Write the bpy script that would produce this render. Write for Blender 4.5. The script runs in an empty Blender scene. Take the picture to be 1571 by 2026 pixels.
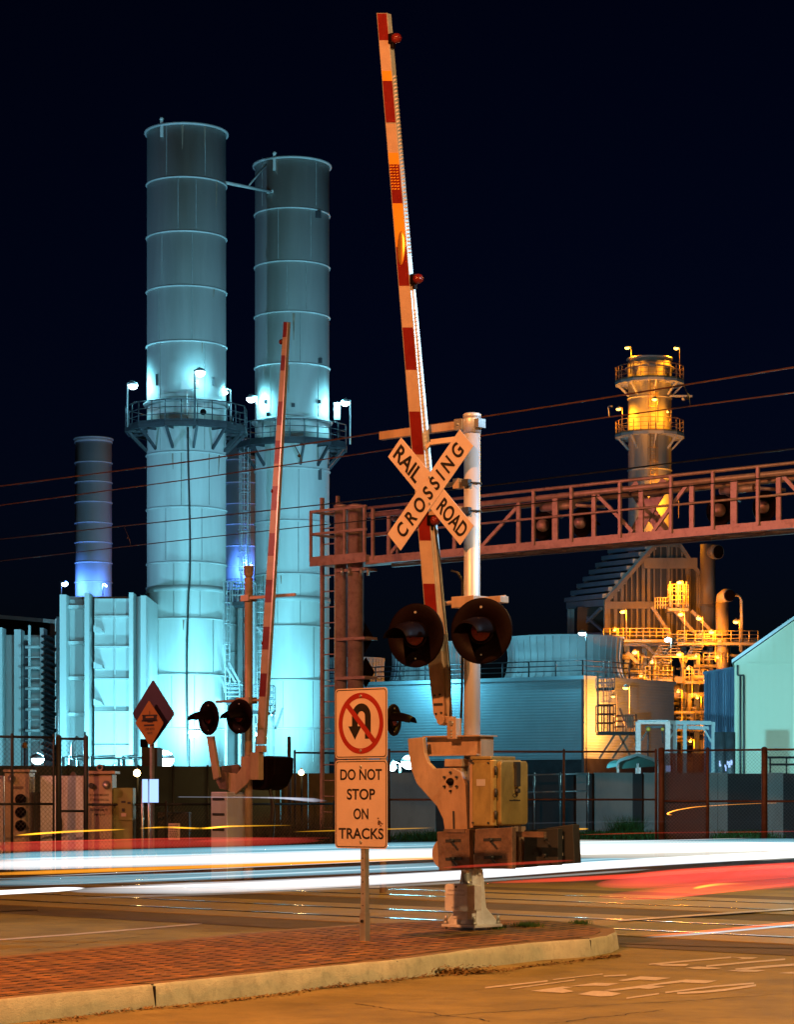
import bpy, bmesh, math, random
from mathutils import Matrix, Vector
R = math.radians
random.seed(7)
S = bpy.context.scene
C = S.collection

# ------------------------------------------------------------------ camera
F = 4800.0          # focal length in photo pixels
H = 1.37            # eye height above the road
CX, HY = 785.5, 1575.0
cam = bpy.data.cameras.new("Camera"); camo = bpy.data.objects.new("Camera", cam); C.objects.link(camo)
cam.sensor_fit = 'HORIZONTAL'; cam.sensor_width = 36; cam.lens = 36*F/1571.0
cam.shift_y = (HY-1013.0)/1571.0
cam.clip_start = .5; cam.clip_end = 5000
camo.location = (0, 0, H); camo.rotation_euler = (R(90), 0, 0)
S.camera = camo
# ------------------------------------------------------------------ night sky
w = bpy.data.worlds.new("World"); S.world = w; w.use_nodes = True
nt = w.node_tree
sky = nt.nodes.new('ShaderNodeTexSky'); sky.sky_type = 'NISHITA'; sky.sun_disc = False
sky.sun_elevation = R(-4.6); sky.sun_rotation = R(20)
bg = nt.nodes['Background']
mx = nt.nodes.new('ShaderNodeMixRGB'); mx.blend_type = 'MULTIPLY'; mx.inputs[0].default_value = 1
mx.inputs[2].default_value = (.10, .26, 1.15, 1)
nt.links.new(sky.outputs[0], mx.inputs[1]); nt.links.new(mx.outputs[0], bg.inputs[0])
bg.inputs[1].default_value = .075
S.view_settings.view_transform = 'Standard'; S.view_settings.look = 'None'
S.view_settings.exposure = 0; S.view_settings.gamma = 1
S.render.engine = 'CYCLES'
S.cycles.transparent_max_bounces = 32
S.cycles.use_light_tree = True

# ------------------------------------------------------------------ geometry helpers
def P(px, py, d):                       # photo pixel at depth d
    return Vector(((px-CX)/F*d, d, H-(py-HY)/F*d))
def G(px, py, z=0.0):                   # photo pixel on a level plane
    d = (H-z)*F/(py-HY)
    return Vector(((px-CX)/F*d, d, z))
def frame(loc, yaw):                    # local x = right (nearer), y = away, z = up
    return Matrix.Translation(Vector(loc)) @ Matrix.Rotation(R(-yaw), 4, 'Z')
def pl(M, px, py, y=0.0):               # photo pixel on the frame's plane y -> local x, z
    n = (M.to_3x3() @ Vector((0, 1, 0))).normalized(); p0 = M @ Vector((0, y, 0))
    o = Vector((0, 0, H)); dr = Vector(((px-CX)/F, 1, -(py-HY)/F))
    t = (p0-o).dot(n)/dr.dot(n)
    q = M.inverted() @ (o+dr*t)
    return (q.x, q.z)
WM = {}
class MB:
    def __init__(s, M=None): s.v = []; s.f = []; s.sm = []; s.M = M if M is not None else Matrix.Identity(4)
    def add(s, vs, fs, smooth=False, M=None):
        MM = s.M if M is None else M
        b = len(s.v); s.v += [MM @ Vector(v) for v in vs]
        for i, f in enumerate(fs):
            s.f.append([b+k for k in f]); s.sm.append(smooth if isinstance(smooth, bool) else smooth[i])
        return s
    def box(s, x0, x1, y0, y1, z0, z1):
        v = [(x, y, z) for z in (z0, z1) for y in (y0, y1) for x in (x0, x1)]
        return s.add(v, [(0,1,3,2),(4,6,7,5),(0,4,5,1),(2,3,7,6),(0,2,6,4),(1,5,7,3)])
    def rbox(s, x0, x1, y0, y1, z0, z1, r=.02, n=4):      # rounded corners in x-z, extruded along y
        pts = []
        for cx, cz, a0 in ((x1-r, z1-r, 0), (x0+r, z1-r, 90), (x0+r, z0+r, 180), (x1-r, z0+r, 270)):
            for k in range(n+1):
                a = R(a0+90*k/n); pts.append((cx+r*math.cos(a), cz+r*math.sin(a)))
        return s.prism(pts, y0, y1)
    def bar(s, p0, p1, w, h=None, up=(0, 0, 1)):
        p0, p1 = Vector(p0), Vector(p1); h = w if h is None else h
        d = (p1-p0).normalized(); u = Vector(up)
        if abs(d.dot(u)) > .98: u = Vector((0, 1, 0))
        a = d.cross(u).normalized(); b = a.cross(d).normalized()
        v = []
        for p in (p0, p1):
            for i, j in ((-1,-1),(1,-1),(1,1),(-1,1)): v.append(p+a*i*w/2+b*j*h/2)
        return s.add(v, [(0,1,2,3),(7,6,5,4),(0,4,5,1),(1,5,6,2),(2,6,7,3),(3,7,4,0)])
    def tube(s, pts, r, n=8, r1=None, ell=None, cap=True):
        pts = [Vector(p) for p in pts]; m = len(pts); v = []
        prev = None
        for i, p in enumerate(pts):
            d = (pts[min(i+1, m-1)]-pts[max(i-1, 0)]).normalized()
            u = Vector((0, 0, 1)) if abs(d.z) < .95 else Vector((0, 1, 0))
            a = d.cross(u).normalized(); b = a.cross(d).normalized()
            rr = r if r1 is None else r+(r1-r)*i/(m-1)
            ra, rb = (rr, rr) if ell is None else ell
            for k in range(n):
                t = 2*math.pi*k/n; v.append(p+a*ra*math.cos(t)+b*rb*math.sin(t))
        f = []; sm = []
        for i in range(m-1):
            for k in range(n):
                k2 = (k+1) % n; f.append((i*n+k, i*n+k2, (i+1)*n+k2, (i+1)*n+k)); sm.append(n > 5)
        if cap:
            f.append(tuple(range(n))[::-1]); sm.append(False)
            f.append(tuple((m-1)*n+k for k in range(n))); sm.append(False)
        return s.add(v, f, sm)
    def lathe(s, prof, n=24, M=None, closed=False, flat=False):   # profile (r, z) about local z
        v = []; f = []; m = len(prof)
        for r, z in prof:
            for k in range(n):
                t = 2*math.pi*k/n; v.append((r*math.cos(t), r*math.sin(t), z))
        for i in range(m-1):
            for k in range(n):
                k2 = (k+1) % n; f.append((i*n+k, i*n+k2, (i+1)*n+k2, (i+1)*n+k))
        if closed:
            for k in range(n):
                k2 = (k+1) % n; f.append(((m-1)*n+k, (m-1)*n+k2, k2, k))
        else:
            if prof[0][0] > 1e-4: f.append(tuple(range(n))[::-1])
            if prof[-1][0] > 1e-4: f.append(tuple((m-1)*n+k for k in range(n)))
        return s.add(v, f, [len(q) == 4 and not flat for q in f], s.M @ M if M is not None else None)
    def prism(s, poly, y0, y1):
        n = len(poly); v = [(x, y0, z) for x, z in poly]+[(x, y1, z) for x, z in poly]
        f = [tuple(range(n)), tuple(range(2*n-1, n-1, -1))]
        for k in range(n): f.append((k, (k+1) % n, n+(k+1) % n, n+k))
        return s.add(v, f)
    def slab(s, poly, z0, z1):
        n = len(poly); v = [(x, y, z0) for x, y in poly]+[(x, y, z1) for x, y in poly]
        f = [tuple(range(n))[::-1], tuple(range(n, 2*n))]
        for k in range(n): f.append((k, (k+1) % n, n+(k+1) % n, n+k))
        return s.add(v, f)
    def sphere(s, c, r, n=12, sc=(1, 1, 1)):
        prof = [(r*math.sin(math.pi*i/(n//2)), -r*math.cos(math.pi*i/(n//2))) for i in range(n//2+1)]
        prof[0] = (1e-5, prof[0][1]); prof[-1] = (1e-5, prof[-1][1])
        return s.lathe(prof, n, Matrix.Translation(Vector(c)) @ Matrix.Diagonal((*sc, 1)))
    def torus(s, c, Rr, r, n=48, m=6, ns=None):
        prof = [(Rr+r*math.cos(2*math.pi*k/m), c[2]+r*math.sin(2*math.pi*k/m)) for k in range(m)]
        return s.lathe(prof, n, Matrix.Translation(Vector((c[0], c[1], 0))), closed=True)
    def build(s, name, mat, parent=None, bevel=0, origin=None):
        me = bpy.data.meshes.new(name)
        if parent is not None: W = WM[parent.name]
        else:
            if origin is None:
                xs = [v.x for v in s.v]; ys = [v.y for v in s.v]
                origin = ((min(xs)+max(xs))/2, (min(ys)+max(ys))/2, min(v.z for v in s.v))
            W = Matrix.Translation(Vector(origin))
        iv = W.inverted()
        bm = bmesh.new()
        vs = [bm.verts.new(iv @ v) for v in s.v]
        for f, sm in zip(s.f, s.sm):
            try: q = bm.faces.new([vs[k] for k in f]); q.smooth = sm
            except ValueError: pass
        bmesh.ops.recalc_face_normals(bm, faces=bm.faces)
        bm.to_mesh(me); bm.free()
        o = bpy.data.objects.new(name, me); C.objects.link(o)
        for m_ in (mat if isinstance(mat, (list, tuple)) else [mat]): me.materials.append(m_)
        if parent is not None: o.parent = parent
        else: o.matrix_world = W; o.location = Vector(origin)
        WM[o.name] = W.copy()
        if bevel:
            b = o.modifiers.new('bevel', 'BEVEL'); b.width = bevel; b.segments = 2; b.limit_method = 'ANGLE'; b.angle_limit = R(40)
        return o
def thing(name, label, cat, M, group=None, kind=None):
    if not isinstance(M, Matrix): M = Matrix.Translation(Vector(M))
    o = bpy.data.objects.new(name, None); C.objects.link(o); o.empty_display_size = .2
    o.location = M.to_translation(); o.rotation_euler = M.to_euler()
    WM[o.name] = M.copy(); tag(o, label, cat, group, kind); return o
def tag(o, label=None, cat=None, group=None, kind=None):
    if label: o['label'] = label
    if cat: o['category'] = cat
    if group: o['group'] = group
    if kind: o['kind'] = kind
    return o
def each(M, items, name, mt, par):       # one mesh per piece
    out = []
    for fn in items:
        b = MB(M); fn(b); out.append(b.build(name, mt, par))
    return out
def plab(o, label): o['label'] = label; return o
def text(s, M, cx, cz, y, mat, parent, name='lettering', w=None, h=None, rot=0, ext=.0015, bold=0.0, dirx=1):
    cu = bpy.data.curves.new('t', 'FONT'); cu.body = s; cu.align_x = 'LEFT'; cu.offset = bold
    cu.offset = bold*1.7
    to = bpy.data.objects.new('t', cu); C.objects.link(to)
    bpy.context.view_layer.update()
    dg = bpy.context.evaluated_depsgraph_get()
    me = bpy.data.meshes.new_from_object(to.evaluated_get(dg))
    vs = [v.co.copy() for v in me.vertices]; fs = [tuple(p.vertices) for p in me.polygons]
    bpy.data.objects.remove(to); bpy.data.curves.remove(cu); bpy.data.meshes.remove(me)
    x0, x1 = min(v.x for v in vs), max(v.x for v in vs); y0, y1 = min(v.y for v in vs), max(v.y for v in vs)
    sy = (h/(y1-y0)) if h else None; sx = (w/(x1-x0)) if w else sy
    if sy is None: sy = sx
    ca, sa = math.cos(R(rot)), math.sin(R(rot)); out = []
    for v in vs:
        a = (v.x-(x0+x1)/2)*sx*dirx; b = (v.y-(y0+y1)/2)*sy
        out.append((cx+a*ca-b*sa, y, cz+a*sa+b*ca))
    mb = MB(M); mb.add(out, fs)
    return mb.build(name, mat, parent)

# ------------------------------------------------------------------ materials
def mat(name, col, rough=.6, metal=0.0, var=.25, scale=3.0, bump=0.0, bscale=40, col2=None, streak=None,
        wave=None, emis=None, estr=0, dirt=0.0, dirtcol=(.06,.045,.03), spec=.5, coords='Object'):
    m = bpy.data.materials.new(name); m.use_nodes = True; t = m.node_tree; N = t.nodes; L = t.links
    b = N['Principled BSDF']; b.inputs['Roughness'].default_value = rough; b.inputs['Metallic'].default_value = metal
    b.inputs['Specular IOR Level'].default_value = spec
    tc = N.new('ShaderNodeTexCoord'); mp = N.new('ShaderNodeMapping')
    if coords == 'Position':
        g = N.new('ShaderNodeNewGeometry'); L.new(g.outputs['Position'], mp.inputs[0])
    else: L.new(tc.outputs[coords], mp.inputs[0])
    if streak: mp.inputs['Scale'].default_value = (1, 1, streak)
    no = N.new('ShaderNodeTexNoise'); no.inputs['Scale'].default_value = scale; no.inputs['Detail'].default_value = 7
    no.inputs['Roughness'].default_value = .65
    L.new(mp.outputs[0], no.inputs['Vector'])
    rp = N.new('ShaderNodeValToRGB'); L.new(no.outputs['Fac'], rp.inputs[0])
    c2 = col2 or tuple(min(1, c*(1+var)) for c in col); c1 = col if col2 else tuple(c*(1-var) for c in col)
    rp.color_ramp.elements[0].position = .32; rp.color_ramp.elements[1].position = .68
    rp.color_ramp.elements[0].color = (*c1, 1); rp.color_ramp.elements[1].color = (*c2, 1)
    out = rp.outputs[0]
    if dirt:
        n2 = N.new('ShaderNodeTexNoise'); n2.inputs['Scale'].default_value = scale*2.7; n2.inputs['Detail'].default_value = 9
        n2.inputs['Roughness'].default_value = .75; L.new(mp.outputs[0], n2.inputs['Vector'])
        r2 = N.new('ShaderNodeValToRGB'); r2.color_ramp.elements[0].position = .5; r2.color_ramp.elements[1].position = .72
        L.new(n2.outputs['Fac'], r2.inputs[0])
        mm = N.new('ShaderNodeMath'); mm.operation = 'MULTIPLY'; mm.inputs[1].default_value = dirt; L.new(r2.outputs[0], mm.inputs[0])
        mi = N.new('ShaderNodeMixRGB'); L.new(mm.outputs[0], mi.inputs[0]); L.new(out, mi.inputs[1]); mi.inputs[2].default_value = (*dirtcol, 1)
        out = mi.outputs[0]
    L.new(out, b.inputs['Base Color'])
    hgt = None
    if bump:
        nb = N.new('ShaderNodeTexNoise'); nb.inputs['Scale'].default_value = bscale; nb.inputs['Detail'].default_value = 5
        L.new(tc.outputs['Object'], nb.inputs['Vector'])
        bp = N.new('ShaderNodeBump'); bp.inputs['Strength'].default_value = bump; bp.inputs['Distance'].default_value = .01
        L.new(nb.outputs['Fac'], bp.inputs['Height']); L.new(bp.outputs[0], b.inputs['Normal']); hgt = bp
    if wave:
        ax, sc, st, dist = wave
        wv = N.new('ShaderNodeTexWave'); wv.wave_type = 'BANDS'; wv.bands_direction = ax; wv.inputs['Scale'].default_value = sc
        L.new(tc.outputs['Object'], wv.inputs['Vector'])
        bp = N.new('ShaderNodeBump'); bp.inputs['Strength'].default_value = st; bp.inputs['Distance'].default_value = dist
        L.new(wv.outputs['Fac'], bp.inputs['Height'])
        if hgt: L.new(hgt.outputs[0], bp.inputs['Normal'])
        L.new(bp.outputs[0], b.inputs['Normal'])
    if emis: b.inputs['Emission Color'].default_value = (*emis, 1); b.inputs['Emission Strength'].default_value = estr
    rm = N.new('ShaderNodeMapRange'); rm.inputs[3].default_value = max(.02, rough-.12); rm.inputs[4].default_value = min(1, rough+.12)
    L.new(no.outputs['Fac'], rm.inputs[0]); L.new(rm.outputs[0], b.inputs['Roughness'])
    return m
def glow(name, col, st):
    m = bpy.data.materials.new(name); m.use_nodes = True; t = m.node_tree
    t.nodes.remove(t.nodes['Principled BSDF']); e = t.nodes.new('ShaderNodeEmission')
    e.inputs[0].default_value = (*col, 1); e.inputs[1].default_value = st
    t.links.new(e.outputs[0], t.nodes['Material Output'].inputs['Surface']); return m
def gas(name, col, st):                 # soft light with no surface of its own
    m = bpy.data.materials.new(name); m.use_nodes = True; t = m.node_tree
    t.nodes.remove(t.nodes['Principled BSDF']); e = t.nodes.new('ShaderNodeEmission')
    e.inputs[0].default_value = (*col, 1); e.inputs[1].default_value = st
    t.links.new(e.outputs[0], t.nodes['Material Output'].inputs['Volume']); return m
def plight(parent, loc, col, power, r=.15, spot=None, target=None, blend=.5):
    l = bpy.data.lights.new('lamp_light', 'SPOT' if spot else 'POINT'); l.color = col; l.energy = power; l.shadow_soft_size = r
    o = bpy.data.objects.new('lamp_light', l); C.objects.link(o)
    M = Matrix.Translation(Vector(loc))
    if spot:
        l.spot_size = R(spot); l.spot_blend = blend
        M = M @ (Vector(target)-Vector(loc)).to_track_quat('-Z', 'Y').to_matrix().to_4x4()
    o.parent = parent; L_ = WM[parent.name].inverted() @ M
    o.matrix_local = L_
    return o
CYAN = (.22, .78, 1.0); SOD = (1.0, .28, .006); BLUE = (.08, .25, 1.0); WARM = (1.0, .55, .16)
m_stack = mat('stack_paint', (.40,.43,.41), .6, 0, .16, .5, .15, 8, streak=.10, dirt=.4, dirtcol=(.26,.27,.27))
m_ring = mat('ring_steel', (.36,.39,.38), .5, 0, .12, 1)
m_stackb = mat('rear_stack_paint', (.36,.40,.42), .55, 0, .12, .4, .1, 8, streak=.15, dirt=.1)
m_dark = mat('dark_steel', (.035,.042,.05), .5, .3, .3, 2)
m_galv = mat('galvanised_steel', (.48,.5,.5), .38, .7, .2, 6, .1, 60, dirt=.15, dirtcol=(.2,.16,.12))
m_grey = mat('grey_steel', (.33,.36,.37), .5, .2, .15, 2, dirt=.1)
m_panel = mat('casing_panel', (.46,.5,.49), .5, 0, .1, .5, .1, 6, streak=.2, dirt=.1, dirtcol=(.3,.28,.25))
m_black = mat('black_enamel', (.005,.002,.002), .5, 0, .3, 5, .1, 50, spec=.06)
m_blackp = mat('black_plastic', (.02,.02,.022), .5, 0, .3, 5)
m_signw = mat('reflective_white_sheet', (.54,.46,.42), .45, 0, .06, 4, .05, 90, dirt=.08, dirtcol=(.4,.33,.26))
m_signr = mat('sign_red', (.27,.018,.012), .45, 0, .12, 6)
m_signk = mat('sign_black', (.012,.01,.01), .45, 0, .2, 6)
m_alum = mat('mast_aluminium', (.50,.51,.54), .42, .35, .08, 4, .08, 50, streak=.2, dirt=.1, dirtcol=(.25,.2,.15))
m_cast = mat('cast_alum_headlight_tint', (.70,.74,.80), .55, .1, .15, 8, .35, 70, dirt=.2, dirtcol=(.2,.15,.1))  # brighter and bluer: whiter headlight light put into the metal's colour
m_mech = mat('weathered_grey_paint', (.40,.30,.22), .5, .15, .2, 5, .15, 40, streak=.35, dirt=.3, dirtcol=(.16,.1,.06))
m_box = mat('aged_box_paint', (.32,.27,.11), .42, .3, .3, 4, .2, 30, streak=.5, dirt=.4, dirtcol=(.14,.10,.04))
m_mechd = mat('aged_counterweight_steel', (.16,.11,.09), .55, .3, .35, 7, .3, 40, dirt=.4, dirtcol=(.3,.2,.16))
m_armw = mat('gate_white_sheet', (.40,.31,.24), .4, 0, .08, 8, .05, 90, dirt=.1, dirtcol=(.35,.25,.15))
m_armr = mat('gate_red_sheet', (.15,.008,.006), .38, 0, .15, 8, .05, 90)
m_arm = mat('gate_arm_aluminium', (.6,.6,.56), .35, .6, .12, 8, dirt=.15)
m_lensr = mat('red_lens', (.12,.006,.004), .18, 0, .2, 60, .4, 220, emis=(1,.08,.03), estr=.02)
m_lensoff = mat('unlit_red_lens', (.16,.012,.005), .3, 0, .25, 70, .5, 260)
m_rust = mat('cantilever_paint', (.46,.34,.33), .45, .3, .2, 3, .1, 30, dirt=.6, dirtcol=(.14,.06,.04))
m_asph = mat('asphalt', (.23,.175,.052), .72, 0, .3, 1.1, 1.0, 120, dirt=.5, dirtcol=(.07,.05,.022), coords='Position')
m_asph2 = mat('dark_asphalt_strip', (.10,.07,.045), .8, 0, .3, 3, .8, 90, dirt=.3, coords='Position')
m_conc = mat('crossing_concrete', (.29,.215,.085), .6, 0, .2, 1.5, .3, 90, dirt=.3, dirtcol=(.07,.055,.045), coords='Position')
m_rail = mat('rail_steel', (.5,.5,.52), .16, 1, .15, 10)
m_groove = mat('rail_groove', (.012,.01,.01), .8)
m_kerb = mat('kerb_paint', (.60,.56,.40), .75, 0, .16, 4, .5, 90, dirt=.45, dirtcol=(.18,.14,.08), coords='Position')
m_paint = mat('worn_road_paint', (.50,.43,.34), .6, 0, .25, 30, .3, 120, dirt=.7, dirtcol=(.14,.11,.09), coords='Position')
m_gravel = mat('gravel', (.10,.095,.09), .9, 0, .4, 6, .9, 30, coords='Position')
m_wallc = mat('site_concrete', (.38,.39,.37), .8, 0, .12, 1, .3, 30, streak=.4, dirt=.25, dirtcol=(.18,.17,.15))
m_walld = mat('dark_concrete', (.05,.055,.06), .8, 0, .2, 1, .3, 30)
m_screen = mat('dark_windscreen', (.03,.045,.05), .85, 0, .25, 1.2, .2, 20)
m_sidh = mat('horizontal_siding', (.36,.42,.44), .45, .2, .06, .5, wave=('Z', 1.7, .9, .05))
m_fan = mat('fan_cylinder_fibreglass', (.42,.46,.48), .5, 0, .12, .8, streak=.1, dirt=.1)
m_gable = mat('pale_metal_siding', (.42,.46,.34), .5, .1, .05, .4, wave=('X', .9, .12, .02))
m_blueb = mat('blue_grey_siding', (.12,.17,.26), .5, .2, .08, .4, wave=('X', .9, .8, .05))
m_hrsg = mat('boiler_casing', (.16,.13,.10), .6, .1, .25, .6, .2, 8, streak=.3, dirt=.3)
m_hrsgd = mat('boiler_dark_panel', (.035,.03,.027), .6, .1, .3, .6, streak=.3)  # dark brown panels, deeper in tone than the ribs
m_hframe = mat('boiler_frame_steel', (.20,.17,.13), .5, .2, .2, 1, dirt=.2)
m_rail2 = mat('safety_rail_paint', (.30,.22,.12), .5, .1, .1, 2)
m_cab = mat('cabinet_alum_headlight_tint', (.60,.66,.85), .4, .4, .1, 2, .05, 20, streak=.3, dirt=.12, dirtcol=(.25,.2,.18))  # violet-blue headlight tint put into the base colour
m_cabt = mat('tan_cabinet', (.42,.33,.24), .5, .1, .12, 2, dirt=.15)
m_cabg = mat('olive_cabinet', (.20,.22,.08), .5, .1, .15, 2, dirt=.15)
m_wire = mat('copper_wire', (.20,.09,.06), .45, .6, .2, 3)
m_wirek = mat('black_cable', (.012,.012,.012), .5)
m_grass = mat('grass', (.045,.09,.02), .8, 0, .5, 8)
m_green = mat('green_canopy', (.03,.12,.10), .5, 0, .15, 2)
m_ydim = mat('dull_sign_amber', (.26,.11,.014), .5, 0, .1, 5)
m_purple = mat('purple_board', (.022,.01,.035), .5, 0, .15, 3)
m_yel = mat('amber_sheet', (.62,.30,.02), .32, 0, .1, 5, dirt=.15, dirtcol=(.3,.2,.1))
m_chain = mat('chain_link_wire', (.16,.15,.14), .4, .6, .1, 10)
m_rustp = mat('rusty_post', (.16,.08,.05), .6, .3, .3, 6, .3, 50)
m_blackh = mat('hole_black', (.006,.005,.005), .9)
g_cyan = glow('white_flood_glow', (.75,.95,1), 12); g_sod = glow('sodium_glow', (1,.55,.08), 8)
g_blue = glow('blue_flood_glow', (.5,.7,1), 25); g_warm = glow('warm_glow', (1,.72,.3), 25)
g_panel = glow('lit_panel', (.35,.55,1), 1.6)
# ------------------------------------------------------------------ ground, road, tracks
NU, NV = Vector((.69, .7238, 0)), Vector((.7238, -.69, 0))     # across / along the tracks
def uv(u, v, z=0): return NU*u+NV*v+Vector((0, 0, z))
def st(o, kind='structure'): o['kind'] = kind; return o
g = MB(); g.add([(-900,-40,-.02),(900,-40,-.02),(900,1600,-.02),(-900,1600,-.02)], [(0,1,2,3)])
st(g.build('ground', m_gravel, origin=(0,0,-.02)))
g = MB(); g.add([uv(-30,-60), uv(-30,60), uv(40,60), uv(40,-60)], [(0,1,2,3)])
st(g.build('road', m_asph, origin=(0,0,0)))
def strip(u0, u1, z, v0=-40, v1=40, w=0.0):
    b = MB(); n = 60; vs = []; fs = []
    for i in range(n+1):
        v = v0+(v1-v0)*i/n
        j0 = random.uniform(-w, w); j1 = random.uniform(-w, w)
        vs += [uv(u0+j0, v, z), uv(u1+j1, v, z)]
        if i: fs.append((2*i-2, 2*i-1, 2*i+1, 2*i))
    b.add(vs, fs); return b
st(strip(17.4, 18.72, .004, w=.035).build('asphalt_strip', m_asph2))
st(strip(22.0, 23.3, .004, w=.03).build('asphalt_strip', m_asph2))
st(strip(26.6, 27.6, .004, w=.03).build('asphalt_strip', m_asph2))
for k, (uc, lb) in enumerate(((20.3, 'nearer railway track set in the concrete crossing panels'),
                              (24.95, 'farther railway track set in the concrete crossing panels'))):
    t = thing('railway_track', lb, 'railway track', uv(uc, 0), 'railway tracks across the road')
    pm = MB()
    for v in range(-17, 17):
        for a, b_ in ((-1.6,-.86), (-.62,.62), (.86,1.6)):
            p = [uv(uc+a, v*2.4+.012), uv(uc+b_, v*2.4+.012), uv(uc+b_, v*2.4+2.388), uv(uc+a, v*2.4+2.388)]
            pm.slab([(q.x, q.y) for q in p], -.01, .012)
    pm.build('crossing_panel', m_conc, t)
    gm = MB()
    for s in (-.74, .74):
        p = [uv(uc+s-.125, -40), uv(uc+s+.125, -40), uv(uc+s+.125, 40), uv(uc+s-.125, 40)]
        gm.add([(q.x, q.y, .005) for q in p], [(0,1,2,3)])
    gm.build('flangeway', m_groove, t)
    for s in (-.74, .74):
        rb = MB(); p = [uv(uc+s-.036, -40), uv(uc+s+.036, -40), uv(uc+s+.036, 40), uv(uc+s-.036, 40)]
        rb.slab([(q.x, q.y) for q in p], -.01, .017); rb.build('rail', m_rail, t)

# painted markings
def poly_mark(pts, z=.004, wob=0):
    b = MB(); q = [G(x, y, z) for x, y in pts]; b.add([tuple(v) for v in q], [tuple(range(len(q)))]); return b
def line_mark(pts, wpx, z=.004):
    q = [(x, y-wpx/2) for x, y in pts]+[(x, y+wpx/2) for x, y in pts[::-1]]
    return poly_mark(q, z)
o4 = lambda L_: [(900+x/2.341, 1860+y/2.341) for x, y in L_]
marks = [line_mark(o4([(140,218),(430,186)]), 2.8), line_mark(o4([(455,180),(685,154)]), 1.8), line_mark(o4([(260,222),(555,182)]), 2),
    line_mark(o4([(690,164),(795,159)]), 2.5), poly_mark(o4([(350,233),(400,226),(500,212),(545,215),(500,222),(550,234),(500,242)])),
    poly_mark(o4([(530,211),(650,195),(760,198),(700,210),(640,208)])), poly_mark(o4([(755,185),(860,165),(1000,172),(930,184),(850,180),(780,187)])),
    poly_mark(o4([(570,248),(640,232),(700,233),(770,244),(730,256),(670,258)])), poly_mark(o4([(690,230),(880,205),(975,212),(900,224),(850,220),(740,232)])),
    poly_mark(o4([(890,203),(1070,180),(1215,185),(1160,198),(1050,193),(900,209)])), line_mark(o4([(795,266),(945,245)]), 2.6),
    line_mark(o4([(975,240),(1200,212),(1385,197)]), 3), line_mark(o4([(1030,243),(1140,238),(1250,228),(1395,206)]), 4),
    line_mark(o4([(900,110),(1090,93),(1280,77)]), 3), poly_mark(o4([(1270,76),(1405,77),(1380,84),(1310,88),(1330,81)])), poly_mark(o4([(900,109),(1085,108),(1070,118),(960,116)])),
    poly_mark(o4([(1065,125),(1130,120),(1240,126),(1200,132),(1120,132)])), line_mark(o4([(1165,118),(1350,101),(1530,86)]), 3.2),
    line_mark(o4([(1300,134),(1420,122),(1640,106)]), 4), poly_mark(o4([(1265,138),(1330,133),(1440,137),(1400,144),(1320,143)])), poly_mark(o4([(1500,150),(1560,144),(1640,148),(1600,154)]))]
mbm = MB()
for k in marks: mbm.add([tuple(v) for v in k.v], k.f)
road = bpy.data.objects['road']
mo = mbm.build('road_lettering', m_paint, road)
ml = MB()
for k in (line_mark([(-200,1874),(0,1858),(150,1847),(280,1836.5),(400,1826)], 2.6), line_mark([(0,1803),(75,1799.5)], 1.6),
          line_mark([(1216,1866),(1390,1872),(1571,1868+8)], 1.2)): ml.add([tuple(v) for v in k.v], k.f)
ml.build('lane_line', m_paint, road)
m2 = MB()
for k in (line_mark([(1222,1820.5),(1400,1808),(1571,1797),(1700,1789)], 3, .024),): m2.add([tuple(v) for v in k.v], k.f)
m2.build('lane_line', m_signw, road)

# cracks and tar seams in the asphalt
rc = random.Random(31)
for k, (p0, p1) in enumerate((((860,2010),(1571,1968)),((1090,2024),(1300,1996)),((0,1868),(300,1846)),((60,1880),(240,1852)),((700,1985),(980,2020)))):
    a, c = G(*p0), G(*p1); b = MB(); n = 40; vs = []; fs = []; w = 0
    dr = (c-a).normalized(); nn = Vector((-dr.y, dr.x, 0))
    for i in range(n+1):
        w += rc.gauss(0, .012); q = a.lerp(c, i/n)+nn*w; t = rc.uniform(.003,.009)
        vs += [q+nn*t+Vector((0,0,.003)), q-nn*t+Vector((0,0,.003))]
        if i: fs.append((2*i-2, 2*i-1, 2*i+1, 2*i))
    b.add(vs, fs); b.build('crack', m_groove, road)
# traffic island: kerb and brick paving
front = [(-260,1998),(0,1976),(305,1946),(509,1925),(800,1896),(932,1878),(1070,1863),(1163,1857)]
tip = [(1205,1850),(1221,1843),(1218,1836),(1183,1828)]
back = [(1094,1820),(930,1817),(847,1821),(712,1827),(500,1843),(331,1859),(0,1890),(-260,1912)]
ztop = .15
fr = [G(x, y, ztop) for x, y in front]; tp = [G(x, y, ztop) for x, y in tip]; bk = [G(x, y, ztop) for x, y in back]
outl = fr+tp+bk
cxy = sum(outl, Vector())/len(outl)
def batter(q, amt):
    # move each point outwards, used for the kerb's sloping face
    res = []
    n = len(q)
    for i in range(n):
        a = (q[(i+1) % n]-q[i-1]).normalized(); nn = Vector((a.y, -a.x, 0)); res.append(q[i]+nn*amt)
    return res
def subdiv(q, step=.12):
    r = []
    for i in range(len(q)):
        a, b = q[i], q[(i+1) % len(q)]; m = max(1, int((b-a).length/step))
        for k in range(m): r.append(a.lerp(b, k/m))
    return r
so = subdiv(outl, .18)
top_in = batter(so, -.15); top_o = batter(so, -.015); mid = batter(so, 0); bot = batter(so, .022)
kb = MB(); n = len(so)
rings = [(bot, -.02), (mid, ztop-.02), (top_o, ztop), (top_in, ztop-.002)]
vs = []
rr_ = random.Random(3)
for q, z in rings:
    for p in q: vs.append((p.x+rr_.uniform(-.003,.003), p.y+rr_.uniform(-.003,.003), z+(rr_.uniform(-.002,.002) if z > 0 else 0)))
fs = [(a*n+i, a*n+(i+1) % n, (a+1)*n+(i+1) % n, (a+1)*n+i) for a in range(3) for i in range(n)]
kb.add(vs, fs, True)
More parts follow.
